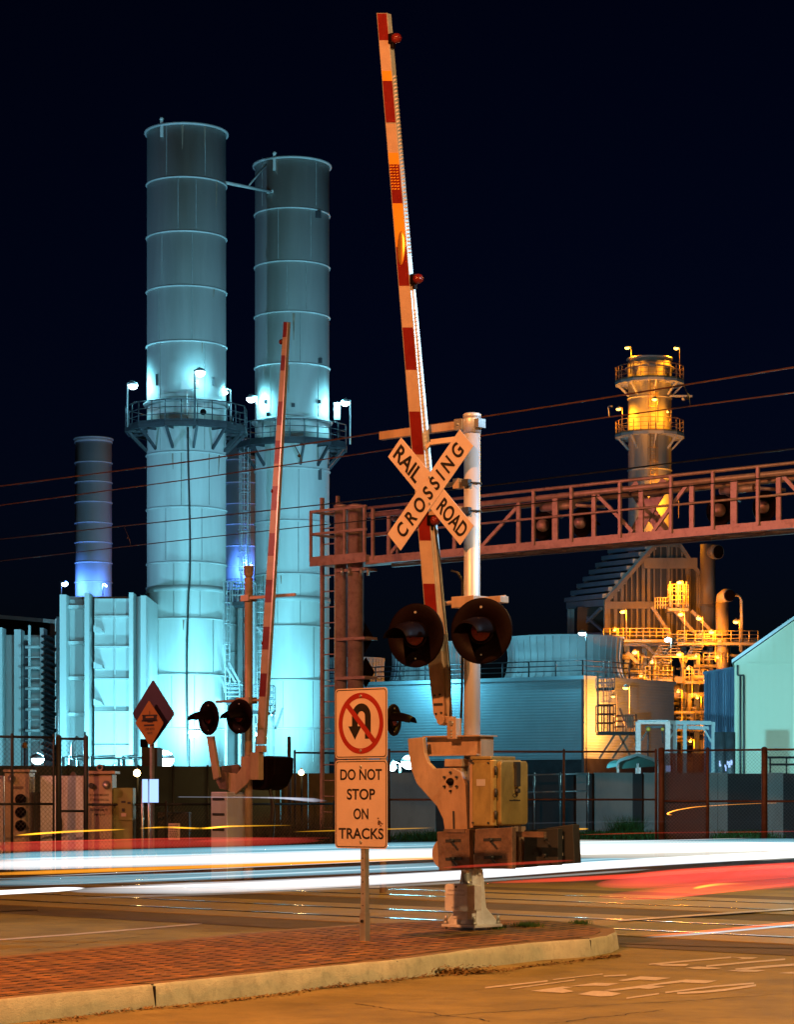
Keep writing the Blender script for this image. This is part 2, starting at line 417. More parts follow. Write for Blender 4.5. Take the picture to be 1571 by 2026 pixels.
kb2 = MB(); kb2.add([v for v in vs[2*n:]], [(i,(i+1)%n,n+(i+1)%n,n+i) for i in range(n)], True)
kb.f = kb.f[:2*n]; kb.sm = kb.sm[:2*n]
kerb = st(kb.build('kerb', m_kerb)); kb2.build('kerb_top', mat('kerb_top_dirt', (.20,.13,.06), .8, 0, .3, 6, .5, 90, dirt=.4, coords='Position'), kerb)
# kerb joints
jm = MB()
for jx, jy0, jy1 in ((1163,1856,1896),(780,1897,1941),(300,1946,1990)):
    p = G(jx, jy0, ztop); q = G(jx+4, jy1, 0)
    d_ = Vector((-p.y*0-.49, 0, 0))
    e = Vector((.87, -.49, 0))
    q = Vector((p.x, p.y, 0)); jm.bar(p+e*.020-Vector((0,0,.012)), q+e*.026, .018, .016); jm.bar(p+e*.012+Vector((0,0,.0)), p-e*.14+Vector((-.01,0,.0)), .014, .006)
jm.build('kerb_joint', m_blackh, kerb)
# brick pavers
mb_ = bpy.data.materials.new('brick_pavers'); mb_.use_nodes = True; t_ = mb_.node_tree; N = t_.nodes; L = t_.links
bs = N['Principled BSDF']; bs.inputs['Roughness'].default_value = .75
ge = N.new('ShaderNodeNewGeometry'); mp = N.new('ShaderNodeMapping'); mp.inputs['Rotation'].default_value = (0, 0, R(-60.5)); L.new(ge.outputs['Position'], mp.inputs[0])
br = N.new('ShaderNodeTexBrick'); br.inputs['Scale'].default_value = 1; br.inputs['Brick Width'].default_value = .22; br.inputs['Row Height'].default_value = .15
br.inputs['Mortar Size'].default_value = .009; br.inputs['Color1'].default_value = (.33,.155,.038,1); br.inputs['Color2'].default_value = (.18,.088,.027,1); br.inputs['Mortar'].default_value = (.03,.02,.012,1)
L.new(mp.outputs[0], br.inputs[0])
nz = N.new('ShaderNodeTexNoise'); nz.inputs['Scale'].default_value = 7; nz.inputs['Detail'].default_value = 8; L.new(mp.outputs[0], nz.inputs[0])
rp = N.new('ShaderNodeValToRGB'); rp.color_ramp.elements[0].position = .35; rp.color_ramp.elements[0].color = (.55,.5,.45,1); rp.color_ramp.elements[1].position = .7; rp.color_ramp.elements[1].color = (1.15,1.1,1,1); L.new(nz.outputs[0], rp.inputs[0])
mu = N.new('ShaderNodeMixRGB'); mu.blend_type = 'MULTIPLY'; mu.inputs[0].default_value = 1; L.new(br.outputs[0], mu.inputs[1]); L.new(rp.outputs[0], mu.inputs[2])
# moss in patches along the joints
ns = N.new('ShaderNodeTexNoise'); ns.inputs['Scale'].default_value = 2.2; ns.inputs['Detail'].default_value = 6; L.new(mp.outputs[0], ns.inputs[0])
rs = N.new('ShaderNodeValToRGB'); rs.color_ramp.elements[0].position = .60; rs.color_ramp.elements[1].position = .66; L.new(ns.outputs[0], rs.inputs[0])
mm = N.new('ShaderNodeMath'); mm.operation = 'MULTIPLY'; L.new(rs.outputs[0], mm.inputs[0]); L.new(br.outputs['Fac'], mm.inputs[1])
mi = N.new('ShaderNodeMixRGB'); L.new(mm.outputs[0], mi.inputs[0]); L.new(mu.outputs[0], mi.inputs[1]); mi.inputs[2].default_value = (.16,.17,.03,1)
L.new(mi.outputs[0], bs.inputs['Base Color'])
nb = N.new('ShaderNodeTexNoise'); nb.inputs['Scale'].default_value = 60; nb.inputs['Detail'].default_value = 5; L.new(ge.outputs['Position'], nb.inputs[0])
ad = N.new('ShaderNodeMath'); ad.operation = 'MULTIPLY_ADD'; L.new(br.outputs['Fac'], ad.inputs[0]); ad.inputs[1].default_value = -1.6; L.new(nb.outputs[0], ad.inputs[2])
bp = N.new('ShaderNodeBump'); bp.inputs['Strength'].default_value = 1; bp.inputs['Distance'].default_value = .012; L.new(ad.outputs[0], bp.inputs['Height']); L.new(bp.outputs[0], bs.inputs['Normal'])
pv = MB(); q = batter(so, -.148)
it = max(range(n), key=lambda i: so[i].x*.49+so[i].y*.87)
def resample(L_, m):
    ac = [0]
    for a, c in zip(L_[:-1], L_[1:]): ac.append(ac[-1]+(c-a).length)
    out = []
    for k in range(m+1):
        s = ac[-1]*k/m; j = 0
        while j < len(ac)-2 and ac[j+1] < s: j += 1
        out.append(L_[j].lerp(L_[j+1], (s-ac[j])/max(1e-6, ac[j+1]-ac[j])))
    return out
ch1 = resample(q[:it+1], 80); ch2 = resample(list(reversed(q[it:])), 80)
vs = []; fs = []
for k in range(81):
    vs += [(ch1[k].x, ch1[k].y, ztop+.002), (ch2[k].x, ch2[k].y, ztop+.002)]
    if k: fs.append((2*k-2, 2*k, 2*k+1, 2*k-1))
pv.add(vs, fs)
pave = st(pv.build('pavement', mb_))
# dark notches between the interlocking pavers
def inside(x, y, poly):
    c = False; j = len(poly)-1
    for i in range(len(poly)):
        if (poly[i].y > y) != (poly[j].y > y) and x < (poly[j].x-poly[i].x)*(y-poly[i].y)/(poly[j].y-poly[i].y)+poly[i].x: c = not c
        j = i
    return c
ca, sa = math.cos(R(60.5)), math.sin(R(60.5))
qq = batter(so, -.19); hb = MB(); rh = random.Random(5); hn = 0
for i in range(0, 130):
    for j in range(20, 110):
        a = i*.22+(.11 if j % 2 else 0); b_ = j*.15
        x = a*ca-b_*sa; y = a*sa+b_*ca
        if y < 11 or not inside(x, y, qq) or rh.random() < .07: continue
        s = rh.uniform(.022, .032); zz = ztop+.0045
        hb.add([(x+s*ca*2.2, y+s*sa*2.2, zz), (x-s*sa*.8, y+s*ca*.8, zz), (x-s*ca*2.2, y-s*sa*2.2, zz), (x+s*sa*.8, y-s*ca*.8, zz)], [(0,1,2,3)]); hn += 1
o = hb.build('drain_notch', m_blackh, pave); o['kind'] = 'stuff'

# debris, grass and leaves against the kerb (one mass nobody could count)
def leaves(n, gen, smin, smax, z0=.004, tall=0.03, seed=1):
    b = MB(); r = random.Random(seed)
    for _ in range(n):
        p = gen(r); s = r.uniform(smin, smax); a = r.uniform(0, 6.28)
        d1 = Vector((math.cos(a), math.sin(a), r.uniform(-.3,.5)))*s; d2 = Vector((-math.sin(a), math.cos(a), r.uniform(-.4,.4)))*s*.4
        zz = z0+abs(r.gauss(0, tall))
        c = Vector((p.x, p.y, max(p.z, 0)+zz))
        b.add([c-d1, c+d2, c+d1, c-d2], [(0,1,2,3)])
    return b
m_leaf = mat('dry_leaves', (.10,.05,.015), .8, 0, .5, 12, col2=(.24,.14,.03))
botfr = [(48,2030),(229,2001),(433,1983),(636,1955),(800,1936),(996,1919),(1173,1896),(1228,1890)]
def gen_gutter(r):
    t = r.random()**.8*(len(botfr)-1); i = min(int(t), len(botfr)-2); f = t-i
    x = botfr[i][0]+(botfr[i+1][0]-botfr[i][0])*f; y = botfr[i][1]+(botfr[i+1][1]-botfr[i][1])*f
    dens = .5+.5*math.sin(x*.045+1)*math.sin(x*.013)
    return G(x, y+abs(r.gauss(0, 2.2))*(.3+dens), 0)
def gen_pile(r): return G(905+r.gauss(0, 38), 1924+abs(r.gauss(0,1.6))-(0), 0)
b = leaves(2600, gen_gutter, .006, .022, tall=.008, seed=2); b2 = leaves(900, gen_pile, .008, .028, tall=.022, seed=3)
b.add([tuple(v) for v in b2.v], b2.f)
tag(b.build('dry_leaves', m_leaf), 'dry leaves and grit gathered along the foot of the kerb', 'leaves', kind='stuff')
def blades(n, gen, hmin, hmax, seed=4, wd=.004):
    b = MB(); r = random.Random(seed)
    for _ in range(n):
        p = gen(r); h = r.uniform(hmin, hmax); a = r.uniform(0, 6.28); dx = Vector((math.cos(a), math.sin(a), 0)); ln = Vector((r.gauss(0,.4), r.gauss(0,.4), 0))*h
        b.add([p-dx*wd, p+dx*wd, p+ln+Vector((0,0,h))], [(0,1,2)])
    return b
m_grl = mat('fresh_grass', (.05,.12,.015), .7, 0, .5, 12)
def gi(r):
    c = r.choice(((1040,1831,16),(1050,1832,12),(1148,1826,9),(985,1836,7))); return G(c[0]+r.gauss(0,c[2]), c[1]+r.gauss(0,1.4), ztop)
tag(blades(900, gi, .01, .05).build('grass', m_grl), 'small green grass tufts growing between the island pavers', 'grass', kind='stuff')
# ------------------------------------------------------------------ near crossing signal with its raised gate
DM = 22.3
M1 = frame(P(934, 1838, DM), 42); M1 = frame(Vector((M1.translation.x, DM, .15)), 42)
T1 = thing('crossing_signal', 'near railroad crossing signal on the brick island, raised striped gate and crossbuck', 'crossing signal', M1, 'railroad crossing signals')
def L1(px, py, y=0.0): return pl(M1, px, py, y)
zt = L1(933, 828)[1]
b = MB(M1); b.lathe([(.076,.75),(.076,zt)], 32); b.build('mast', m_alum, T1)
b = MB(M1); b.lathe([(.083,zt-.14),(.083,zt-.01),(.078,zt),(.084,zt+.002),(.084,zt+.035),(.07,zt+.045)], 32); b.build('mast_cap', m_alum, T1)
# horizontal arms at the top of the mast
x0, z0 = L1(754, 855, -.02); x1, z1 = L1(918, 841, -.02)
b = MB(M1); b.box(x0, x1, -.05, .01, z1-.038, z1+.038); a_ = b.build('top_arm', m_mech, T1, bevel=.004)
b = MB(M1); b.box(x1-.06, x1+.03, -.09, .05, z1-.05, z1+.05); b.box(.06,.12,-.05,.05,z1-.04,z1+.04); b.tube([(x1-.02,-.1,z1),(x1-.02,-.09,z1)],.012,8); b.build('clamp', m_galv, a_)
b = MB(M1); b.bar((-.02,0,z1-.12),(-.36,-.16,z1-.15),.05,.05); b.bar((-.36,-.16,z1-.15),(-.40,-.18,z1-.20),.05,.03); b.build('top_arm', m_mech, T1, bevel=.004)
# crossbuck
def blade(M, cx, cz, y0, y1, Ln, Wd, ang, name, mt, par):
    b = MB(M); c, s = math.cos(R(ang)), math.sin(R(ang)); p = []
    for a, q in ((-Ln/2,-Wd/2),(Ln/2,-Wd/2),(Ln/2,Wd/2),(-Ln/2,Wd/2)): p.append((cx+a*c-q*s, cz+a*s+q*c))
    b.prism(p, y0, y1); return b.build(name, mt, par, bevel=.003)
XB = -.17
bx, bz = L1(852, 971, XB)
cb1 = blade(M1, bx, bz, XB-.006, XB, 1.26, .235, -45, 'crossbuck_blade', m_signw, T1); plab(cb1, 'crossbuck blade reading RAIL ROAD')
cb2 = blade(M1, bx, bz, XB-.013, XB-.007, 1.26, .235, 45, 'crossbuck_blade', m_signw, T1); plab(cb2, 'crossbuck blade reading CROSSING')
c45 = .7071
text('RAIL', M1, bx-.385*c45, bz+.385*c45, XB-.008, m_signk, cb1, w=.40, h=.15, rot=-45, bold=.015)
text('ROAD', M1, bx+.385*c45, bz-.385*c45, XB-.008, m_signk, cb1, w=.42, h=.15, rot=-45, bold=.015)
text('C R O S S I N G', M1, bx, bz, XB-.0165, m_signk, cb2, w=1.06, h=.15, rot=45, bold=.015)
each(M1, [lambda b, q=q: b.tube([(bx, XB-.02, bz+q), (bx, XB-.006, bz+q)], .013, 8) for q in (.12,-.12)], 'bolt', m_galv, cb2)
zb1, zb2 = L1(935, 957)[1], L1(935, 1012)[1]
for z in (zb1, zb2):
    b = MB(M1); b.box(-.30+.0, -.07, -.10, -.06, z-.02, z+.02); b.box(bx-.02, -.28, XB, -.06, z-.02, z+.02); b.box(-.13,-.06,-.12,-.03,z-.045,z+.045)
    b.build('crossbuck_bracket', m_mech, T1)
    b = MB(M1); b.torus((0,0,z), .085, .008, 24); b.box(-.03,.05,-.115,-.07,z-.03,z+.03); b.tube([(.06,-.09,z),(.15,-.11,z-.03)],.006,6)
    b.build('band_clamp', m_dark, T1)
# flashing light pair
def lamp_unit(par, c, yaw, r_bg=.30, hood=.38, r_lens=.105, mt_bg=m_black, lens=m_lensoff, tilt=0, mt_h=None):
    Ml = Matrix.Translation(Vector(c)) @ Matrix.Rotation(R(-yaw), 4, 'Z') @ Matrix.Rotation(R(90+tilt), 4, 'X')   # local z -> towards the viewer
    b = MB(Ml); b.lathe([(r_lens+.01,-.012),(r_bg*.94,-.012),(r_bg,-.004),(r_bg,.006),(r_bg*.95,.010),(r_lens+.015,.004)], 48, closed=True)
    bgd = b.build('light_background', mt_bg, par)
    b = MB(Ml); b.lathe([(.001,-.17),(.07,-.165),(.125,-.10),(r_lens+.02,-.012),(r_lens+.015,.02),(r_lens,.022)], 32); b.build('lamp_housing', mt_h or mt_bg, bgd)
    b = MB(Ml); b.lathe([(r_lens,.012),(r_lens*.8,.028),(r_lens*.4,.037),(.001,.040)], 32); b.build('lens', lens, bgd)
    # hood: open scoop, wider than the lens, sloping down to its tip
    n = 18; v = []; f = []; prof = []
    for i, (s, dz, rs) in enumerate(((0, 0, 1.12), (.35, -.012, 1.13), (.7, -.035, 1.10), (1, -.065, 1.0))):
        a0 = -8-(0 if i < 2 else (i-1)*(-9)); a1 = 180-a0
        for k in range(n+1):
            a = R(a0+(a1-a0)*k/n)
            for rr in (r_lens*rs+.006, r_lens*rs+.010):
                v.append((rr*math.cos(a)*(1.05), rr*math.sin(a)+dz, .01+hood*s))
    W_ = (n+1)*2
    for i in range(3):
        for k in range(n):
            for o_ in (0, 1):
                a = i*W_+k*2+o_; f.append((a, a+2, a+2+W_, a+W_))
        for k in (0, n):
            a = i*W_+k*2; f.append((a, a+1, a+1+W_, a+W_))
    for k in range(n):
        a = 3*W_+k*2; f.append((a, a+1, a+3, a+2))
    b = MB(Ml); b.add(v, f, True); b.build('hood', m_black, bgd)
    b = MB(Ml); b.tube([(0,r_bg*.72,.008),(0,r_bg*.72,.016)],.012,8); b.tube([(0,-r_bg*.72,.008),(0,-r_bg*.72,.014)],.008,8); b.build('fastener', m_galv, bgd)
    return bgd
lc1 = P(823, 1257, 22.05); lc2 = P(953, 1248, 21.75)
bgA = lamp_unit(T1, lc1, 30, .292); bgB = lamp_unit(T1, lc2, 24, .297)
plab(bgA, 'left light of the near signal, round black background with red lens lit dimly from outside')
plab(bgB, 'right light of the near signal, round black background partly over the mast')
za = L1(905, 1192, -.05)[1]; xa = L1(842, 1194, -.05)[0]
b = MB(M1); b.tube([(xa,-.05,za),(-.07,-.05,za)], .021, 10); b.tube([(xa+.02,-.05,za),(xa-.02,-.02,za-.02)],.03,8)
b.tube([(.06,-.05,za+.01),(.42,-.02,za+.02)], .021, 10); b.box(-.15,.12,-.12,.10,za-.055,za+.05); b.box(.28,.42,-.10,.02,za-.03,za+.03)
b.build('lamp_arm', m_mech, T1, bevel=.006)
b = MB(M1); b.tube([M1.inverted() @ (lc1+Vector((.0,.18,.14))), (xa,-.03,za)],.02,8); b.tube([M1.inverted() @ (lc2+Vector((.03,.18,.12))), (.2,-.04,za)],.02,8); b.build('lamp_mount', m_mech, T1)
# gate arm -----------------------------------------------------------
YA = -.14
def armpt(py, f, y=YA):                 # f: -1 left edge, +1 right edge of the front face
    t = (py-28)/(1425-28); cx = 758.5+(874-758.5)*t
    w_ = 10.5+2.5*min(1, t*1.3)
    if py > 1290: w_ = 12.5-(py-1290)*.012
    return (*L1(cx+f*w_, py, y),)
def arm_seg(py0, py1, y0=YA-.02, y1=YA+.03):
    b = MB(M1); p = [armpt(py0,-1), armpt(py0,1), armpt(py1,1), armpt(py1,-1)]
    b.prism(p, y0, y1); return b
ga = MB(M1)
pys = [28, 300, 560, 800, 1100, 1290]
lft = [armpt(y, -1) for y in pys]; rgt = [armpt(y, 1) for y in pys]
ga.prism(lft+rgt[::-1], YA-.02, YA+.035)
arm = ga.build('gate_arm', m_arm, T1)
reds = [(29,82),(162,244),(382,404),(490,567),(649,733),(815,900),(985,1070),(1155,1238)]
whs = [(82,142),(247,304),(567,649),(733,815),(900,985),(1070,1155),(1238,1288)]
ambs = [(142,162),(304,327),(404,490)]
def sheets(L_, name, mt, off=0):
    for a_, b_ in L_:
        b = MB(M1); e = .86
        b.prism([armpt(a_,-e), armpt(a_,e), armpt(b_,e), armpt(b_,-e)], YA-.0235, YA-.0205); b.build(name, mt, arm)
sheets(reds, 'red_stripe', m_armr); sheets(whs, 'white_stripe', m_armw); sheets(ambs, 'amber_stripe', m_yel); sheets([(327,382)], 'sticker_patch', m_armr)
b = MB(M1); rk = random.Random(8)
for i in range(9):
    for f in (-.6, -.1, .45):
        p = armpt(331+i*5.6, f); b.box(p[0]-.010-rk.random()*.008, p[0]+.012, YA-.0255, YA-.024, p[1]-.004, p[1]+.006)
b.build('sticker_print', m_yel, arm)
m_hotspot = mat('amber_hotspot', (.95,.50,.08), .3, .8, .04, 5)  # added glossy bulge, shaped to imitate the lamp's hot spot on the arm
p = armpt(492, 0); b = MB(M1); b.sphere((p[0], YA-.022, p[1]), 1, 28, (.046, .014, .16)); rf = b.build('arm_hotspot', m_hotspot, arm); plab(rf, 'added amber bulge imitating a lamp hot spot on the gate arm')
# bird spikes down the right edge
for py0, py1 in ((150,505),(612,970)):
    b = MB(M1); py = py0
    while py < py1:
        p = armpt(py, 1); q = armpt(py+5, 1); b.prism([(p[0], p[1]), (p[0]+.032, p[1]-.012), (q[0], q[1]+.004)], YA, YA+.012)
        py += 7.4
    b.build('spike_strip', m_alum, arm)
# side channel and cable on the right side of the arm
b = MB(M1)
pts = [armpt(1000, 1.05), armpt(1290, 1.4), armpt(1400, 2.0)]
b.prism([armpt(560,1), (armpt(560,1)[0]+.012, armpt(560,1)[1]), (armpt(1290,1)[0]+.05, armpt(1290,1)[1]), (armpt(1425,1)[0]+.035, armpt(1425,1)[1]), armpt(1425,1)], YA+.005, YA+.035)
b.build('side_channel', m_arm, arm)
b = MB(M1); b.tube([(armpt(y,1)[0]+dx, YA-.004, armpt(y,1)[1]) for y, dx in ((1035,.03),(1120,.045),(1200,.05),(1290,.075),(1340,.085),(1400,.05),(1425,.03))], .006, 6); b.build('cable', m_wirek, arm)
for k, (px, py) in enumerate(((780,78),(823,553),(857,1030))):
    x, z = L1(px, py, YA)
    lb = ('topmost', 'middle', 'lowest')[k]
    b = MB(M1); b.box(x-.05, x+.005, YA-.035, YA+.035, z-.045, z+.05); b.box(x-.03,x+.0,YA-.02,YA+.02,z-.09,z-.04)
    g_ = b.build('gate_lamp', m_black, arm, bevel=.006); plab(g_, lb+' red lamp on the near gate arm')
    b = MB(M1); b.lathe([(.045,0),(.046,.03),(.036,.06),(.015,.072),(.001,.074)], 20, Matrix.Translation(Vector((x+.003, YA, z))) @ Matrix.Rotation(R(90),4,'Y')); b.build('lens', m_lensr, g_)
# steel adapter and pivot at the foot of the arm
b = MB(M1); b.prism([armpt(1288,-1.08), armpt(1288,1.08), armpt(1410,1.0), armpt(1422,.6), armpt(1422,-.7), armpt(1410,-1.0)], YA-.03, YA+.03)
ad_ = b.build('arm_adapter', m_mech, arm)
b = MB(M1)
for py, f in ((1376,-.45),(1374,.45),(1412,-.5),(1410,.45),(1300,.1)):
    p = armpt(py, f); b.tube([(p[0],YA-.04,p[1]),(p[0],YA-.029,p[1])],.011,8)
b.box(armpt(1394,-.8)[0], armpt(1394,.8)[0], YA-.034, YA-.029, armpt(1396,0)[1], armpt(1391,0)[1]); b.build('bolt', m_dark, ad_)
b = MB(M1); x, z = L1(878, 1424, YA); b.lathe([(.045,-.05),(.05,-.04),(.05,.04),(.045,.05)], 20, Matrix.Translation(Vector((x,YA,z))) @ Matrix.Rotation(R(90),4,'X'))
x2, z2 = L1(896, 1438, YA-.02); b.box(x2-.055, x2+.055, YA-.04, YA+.04, z2-.11, z2+.08); b.box(x-.05,x2,YA-.025,YA+.025,z-.03,z+.03)
b.build('arm_pivot', m_mech, T1, bevel=.004)
each(M1, [lambda b: b.tube([(x2,YA-.05,z2+.035),(x2,YA-.038,z2+.035)],.025,6)]+[lambda b, k=k: b.tube([(x2,YA-.05,z2-.03-.028*k),(x2,YA-.038,z2-.03-.028*k)],.009,6) for k in range(3)], 'bolt', m_galv, T1)
# mechanism ----------------------------------------------------------
def pm(pts, y): return [L1(px, py, y) for px, py in pts]
YP = -.20
b = MB(M1); b.prism(pm([(810,1461),(840,1458),(843,1489),(850,1508),(862,1520),(900,1519),(915,1527),(924,1552),(928,1646),(884,1646),(880,1620),(868,1595),(828,1550),(817,1522),(812,1492)], YP), YP-.025, YP+.02)
b.build('gate_support', m_mech, T1, bevel=.006)
x, z = L1(896, 1546, YP)
b = MB(M1); b.lathe([(.035,0),(.035,.02),(.02,.03),(.019,.05),(.001,.052)], 20, Matrix.Translation(Vector((x,YP-.025,z))) @ Matrix.Rotation(R(90),4,'X')); b.build('hub', m_black, T1)
each(M1, [lambda b, a=R(90+60*k): b.tube([(x+.085*math.cos(a),YP-.045,z+.085*math.sin(a)),(x+.085*math.cos(a),YP-.024,z+.085*math.sin(a))],.012,6) for k in range(6)], 'hub_bolt', m_dark, T1)
b = MB(M1); q = pm([(899,1604),(903,1604),(904,1640),(900,1640)], YP); b.prism(q, YP-.0275, YP-.0255); b.build('slot', m_dark, T1)
# channel beam behind the mast
xb0, zb_ = L1(842, 1456, -.12); xb1, zb3 = L1(963, 1458, .02)
b = MB(M1); xL = xb0; xR = .22; zt_ = zb_; b.box(xL, xR, -.16, .10, zt_-.012, zt_); b.box(xL, xR-.04, -.10, -.08, zt_-.17, zt_-.012); b.box(xL, xR-.04, -.15, -.08, zt_-.185, zt_-.17); b.box(xR-.07,xR-.03,-.1,.08,zt_-.2,zt_-.012)
b.build('channel_beam', m_mech, T1)
b = MB(M1); x_, z_ = L1(900, 1512, -.1); b.box(-.19, .02, -.17, .05, z_-.02, z_+.05); b.box(-.16,.0,-.15,.05,z_-.12,z_-.02); b.build('mast_bracket', m_mech, T1, bevel=.005)
# machine box: nearest vertical edge at px 977
xc, zc = L1(977, 1502, -.36); zbot = L1(977, 1634, -.36)[1]
Wb, Db = .27, .42
mbx = MB(M1)
mbx.slab([(xc-Wb, -.36+Db), (xc-Wb, -.36+.02), (xc-Wb+.02, -.36), (xc-.035, -.36), (xc-.01, -.35), (xc, -.325), (xc, -.36+Db-.03), (xc-.03, -.36+Db)], zbot, zc)
mbox = mbx.build('machine_box', m_box, T1, bevel=.012)
Ms = M1 @ Matrix.Translation(Vector((xc, -.36, 0))) @ Matrix.Rotation(R(90), 4, 'Z')      # local x runs away from the viewer along the box's right side
b = MB(Ms); b.rbox(.0+.035, Db+.0, -.055, -.001, zbot+.012, zc-.012, .035); dr_ = b.build('door', m_box, mbox, bevel=.01)
b = MB(Ms); b.box(Db*.52, Db*.66, -.085, -.056, zc-.24, zc-.04); b.box(Db*.50,Db*.68,-.075,-.056,zc-.06,zc-.02); b.tube([(Db*.59,-.09,zc-.28),(Db*.59,-.056,zc-.28)],.022,10); b.build('latch', m_dark, dr_)
b = MB(Ms); rk = random.Random(4)
for k in range(15): b.box(Db*.36+k*.0105, Db*.36+k*.0105+.007, -.0575, -.055, zc-.372, zc-.36+rk.uniform(0,.006))
for k in range(8):
    a = R(45*k); b.box(Db*.55+.028*math.cos(a)-.006, Db*.55+.028*math.cos(a)+.006, -.0575,-.055, zc-.325+.016*math.sin(a), zc-.316+.016*math.sin(a))
b.build('maker_mark', m_dark, dr_)
b = MB(M1); b.box(xc-Wb-.0, xc-.02, -.37, -.36+Db*.8, zc+.001, zc+.03); b.build('lid', m_box, mbox, bevel=.008)
each(Ms, [lambda b, z=z: b.tube([(.012,-.012,z-.04),(.012,-.012,z+.04)],.012,8) for z in (zbot+.1,(zbot+zc)/2,zc-.1)], 'hinge', m_dark, mbox)
each(M1, [lambda b, x=x, z=z: b.tube([(x,-.372,z),(x,-.358,z)],.010,6) for x in (xc-Wb+.03, xc-.06) for z in (zbot+.03, zc-.03)], 'bolt', m_dark, mbox)
b = MB(M1); b.box(xc-Wb+.07, xc-Wb+.17, -.3625,-.3602, zbot+.36, zbot+.42); b.build('rating_plate', m_alum, mbox)
b = MB(M1); b.tube([(xc-.1,-.2,zbot),(xc-.08,-.22,zbot-.1),(.12,-.2,zbot-.28),(.02,-.13,.75),(-.02,-.10,.62)],.016,8); b.build('cable', m_wirek, T1)
b = MB(M1); b.tube([(-.09,-.03,3.2),(-.095,-.03,2.2),(-.10,-.04,1.9)],.012,6); b.tube([(-.09,-.03,3.2),(-.13,-.05,3.28),(-.2,-.06,3.3)],.012,6); b.build('cable', m_wirek, T1)
b = MB(M1); b.box(xc-Wb-.04, xc-Wb-.002, -.33, .05, zbot-.02, zc-.04); b.build('gusset', m_mech, T1, bevel=.006)
# counterweights
def cweight(pts, y0, y1, mt, lb, slots=()):
    b = MB(M1); b.prism(pm(pts, y0), y0, y1); o = b.build('counterweight', mt, T1, bevel=.006); plab(o, lb)
    b = MB(M1); 
    for (x0, x1, py) in slots:
        p = L1(x0, py, y0); q = L1(x1, py-1, y0); b.bar((p[0],y0-.001,p[1]),(q[0],y0-.001,q[1]),.006,.026)
        m_ = ((p[0]+q[0])/2, (p[1]+q[1])/2); b.tube([(m_[0],y0-.04,m_[1]),(m_[0],y0,m_[1])],.016,8); b.bar((m_[0]-.03,y0-.02,m_[1]+.01),(m_[0]+.06,y0-.03,m_[1]-.06),.006,.02)
    if slots: b.build('bolt', m_dark, o)
    return o
cweight([(864,1645),(928,1640),(930,1719),(868,1722)], -.33, -.27, m_mechd, 'left counterweight plate with two slotted bolts', ((882,912,1663),(882,914,1699)))
cweight([(940,1640),(1013,1636),(1013,1719),(937,1717)], -.38, -.32, m_mechd, 'middle counterweight plate with two slotted bolts', ((957,992,1661),(958,994,1696)))
b = MB(M1); x, z = L1(870, 1688, -.2); b.lathe([(.14,-.03),(.14,.03)], 28, Matrix.Translation(Vector((x+.07,-.2,z))) @ Matrix.Rotation(R(90),4,'X')); b.build('gear_cover', m_mech, T1, bevel=.006)
b = MB(M1); 
for x0, x1 in ((1016,1022),(1031,1036)): b.prism(pm([(x0,1634),(x1,1634),(x1,1708),(x0,1708)], .3), .27, .33)
b.build('weight_arm', m_mech, T1)
cweight([(1020,1646),(1060,1642),(1060,1714),(1020,1717)], .30, .34, m_mechd, 'dark counterweight plate just right of the machine box')
cweight([(1037,1642),(1104,1638),(1104,1711),(1037,1714)], .20, .27, m_dark, 'dark square counterweight plate right of the machine box', ((1078,1084,1659),(1076,1086,1692)))
o = cweight([(1062,1640),(1133,1630),(1137,1707),(1062,1712)], .30, .40, m_dark, 'large rearmost counterweight plate with two white stickers')
b = MB(M1)
for y in (1656, 1689): b.prism(pm([(1106,y-3),(1114,y-3),(1114,y+3),(1106,y+3)], .298), .294, .299)
b.build('sticker', m_signw, o)
b = MB(M1); b.box(-.05, xc+.3, -.02, .02, zbot-.10, zbot-.05); b.box(-.05,.2,-.34,.32,zbot-.06,zbot-.03); b.build('weight_shaft', m_mechd, T1)
# base: junction box, cast base, plate, bolts
b = MB(M1); zj = L1(920,1728)[1]
b.lathe([(.083,.82),(.083,.62),(.076,.60)], 28); b.build('collar', m_alum, T1)
b = MB(M1); b.lathe([(.11,.05),(.095,.10),(.085,.25),(.085,.62)], 20)
for a in range(0, 360, 90):
    c, s = math.cos(R(a+45)), math.sin(R(a+45))
    Mr = M1 @ Matrix.Rotation(R(a+45), 4, 'Z'); bb = MB(Mr); bb.prism([(.05,.045),(.24,.045),(.22,.09),(.13,.2),(.10,.55),(.05,.55)], -.012, .012); b.add([tuple(M1.inverted() @ v) for v in bb.v], bb.f)
b.box(-.10,.10,-.02,.02,.5,.6)
b.build('cast_base', m_cast, T1, bevel=.004)
b = MB(M1); b.slab([(-.20,-.20),(.20,-.20),(.20,.20),(-.20,.20)], .025, .05); b.build('base_plate', m_cast, T1, bevel=.004)
for sx in (-1,1):
    for sy in (-1,1):
        b = MB(M1); b.lathe([(.011,-.01),(.011,.03)],8,Matrix.Translation(Vector((sx*.17,sy*.17,0)))); b.lathe([(.026,.05),(.026,.075)],6,Matrix.Translation(Vector((sx*.17,sy*.17,0)))); b.lathe([(.015,.075),(.015,.13)],8,Matrix.Translation(Vector((sx*.17,sy*.17,0))))
        b.build('anchor_bolt', m_galv, T1)
x0, z0 = L1(880, 1802, -.30); x1, z1 = L1(925, 1749, -.30)
b = MB(M1); b.rbox(x0, x1, -.30, -.27, z0, z1, .03); jl = b.build('junction_lid', m_cast, T1, bevel=.005)
b = MB(M1); b.box(x0+.02, x1-.005, -.269, -.09, z0+.01, z1-.01); b.box(x0+.05,x1-.04,-.25,-.12,z0-.07,z0+.01); b.build('junction_box', m_cast, T1, bevel=.01)
b = MB(M1); rk = random.Random(11)
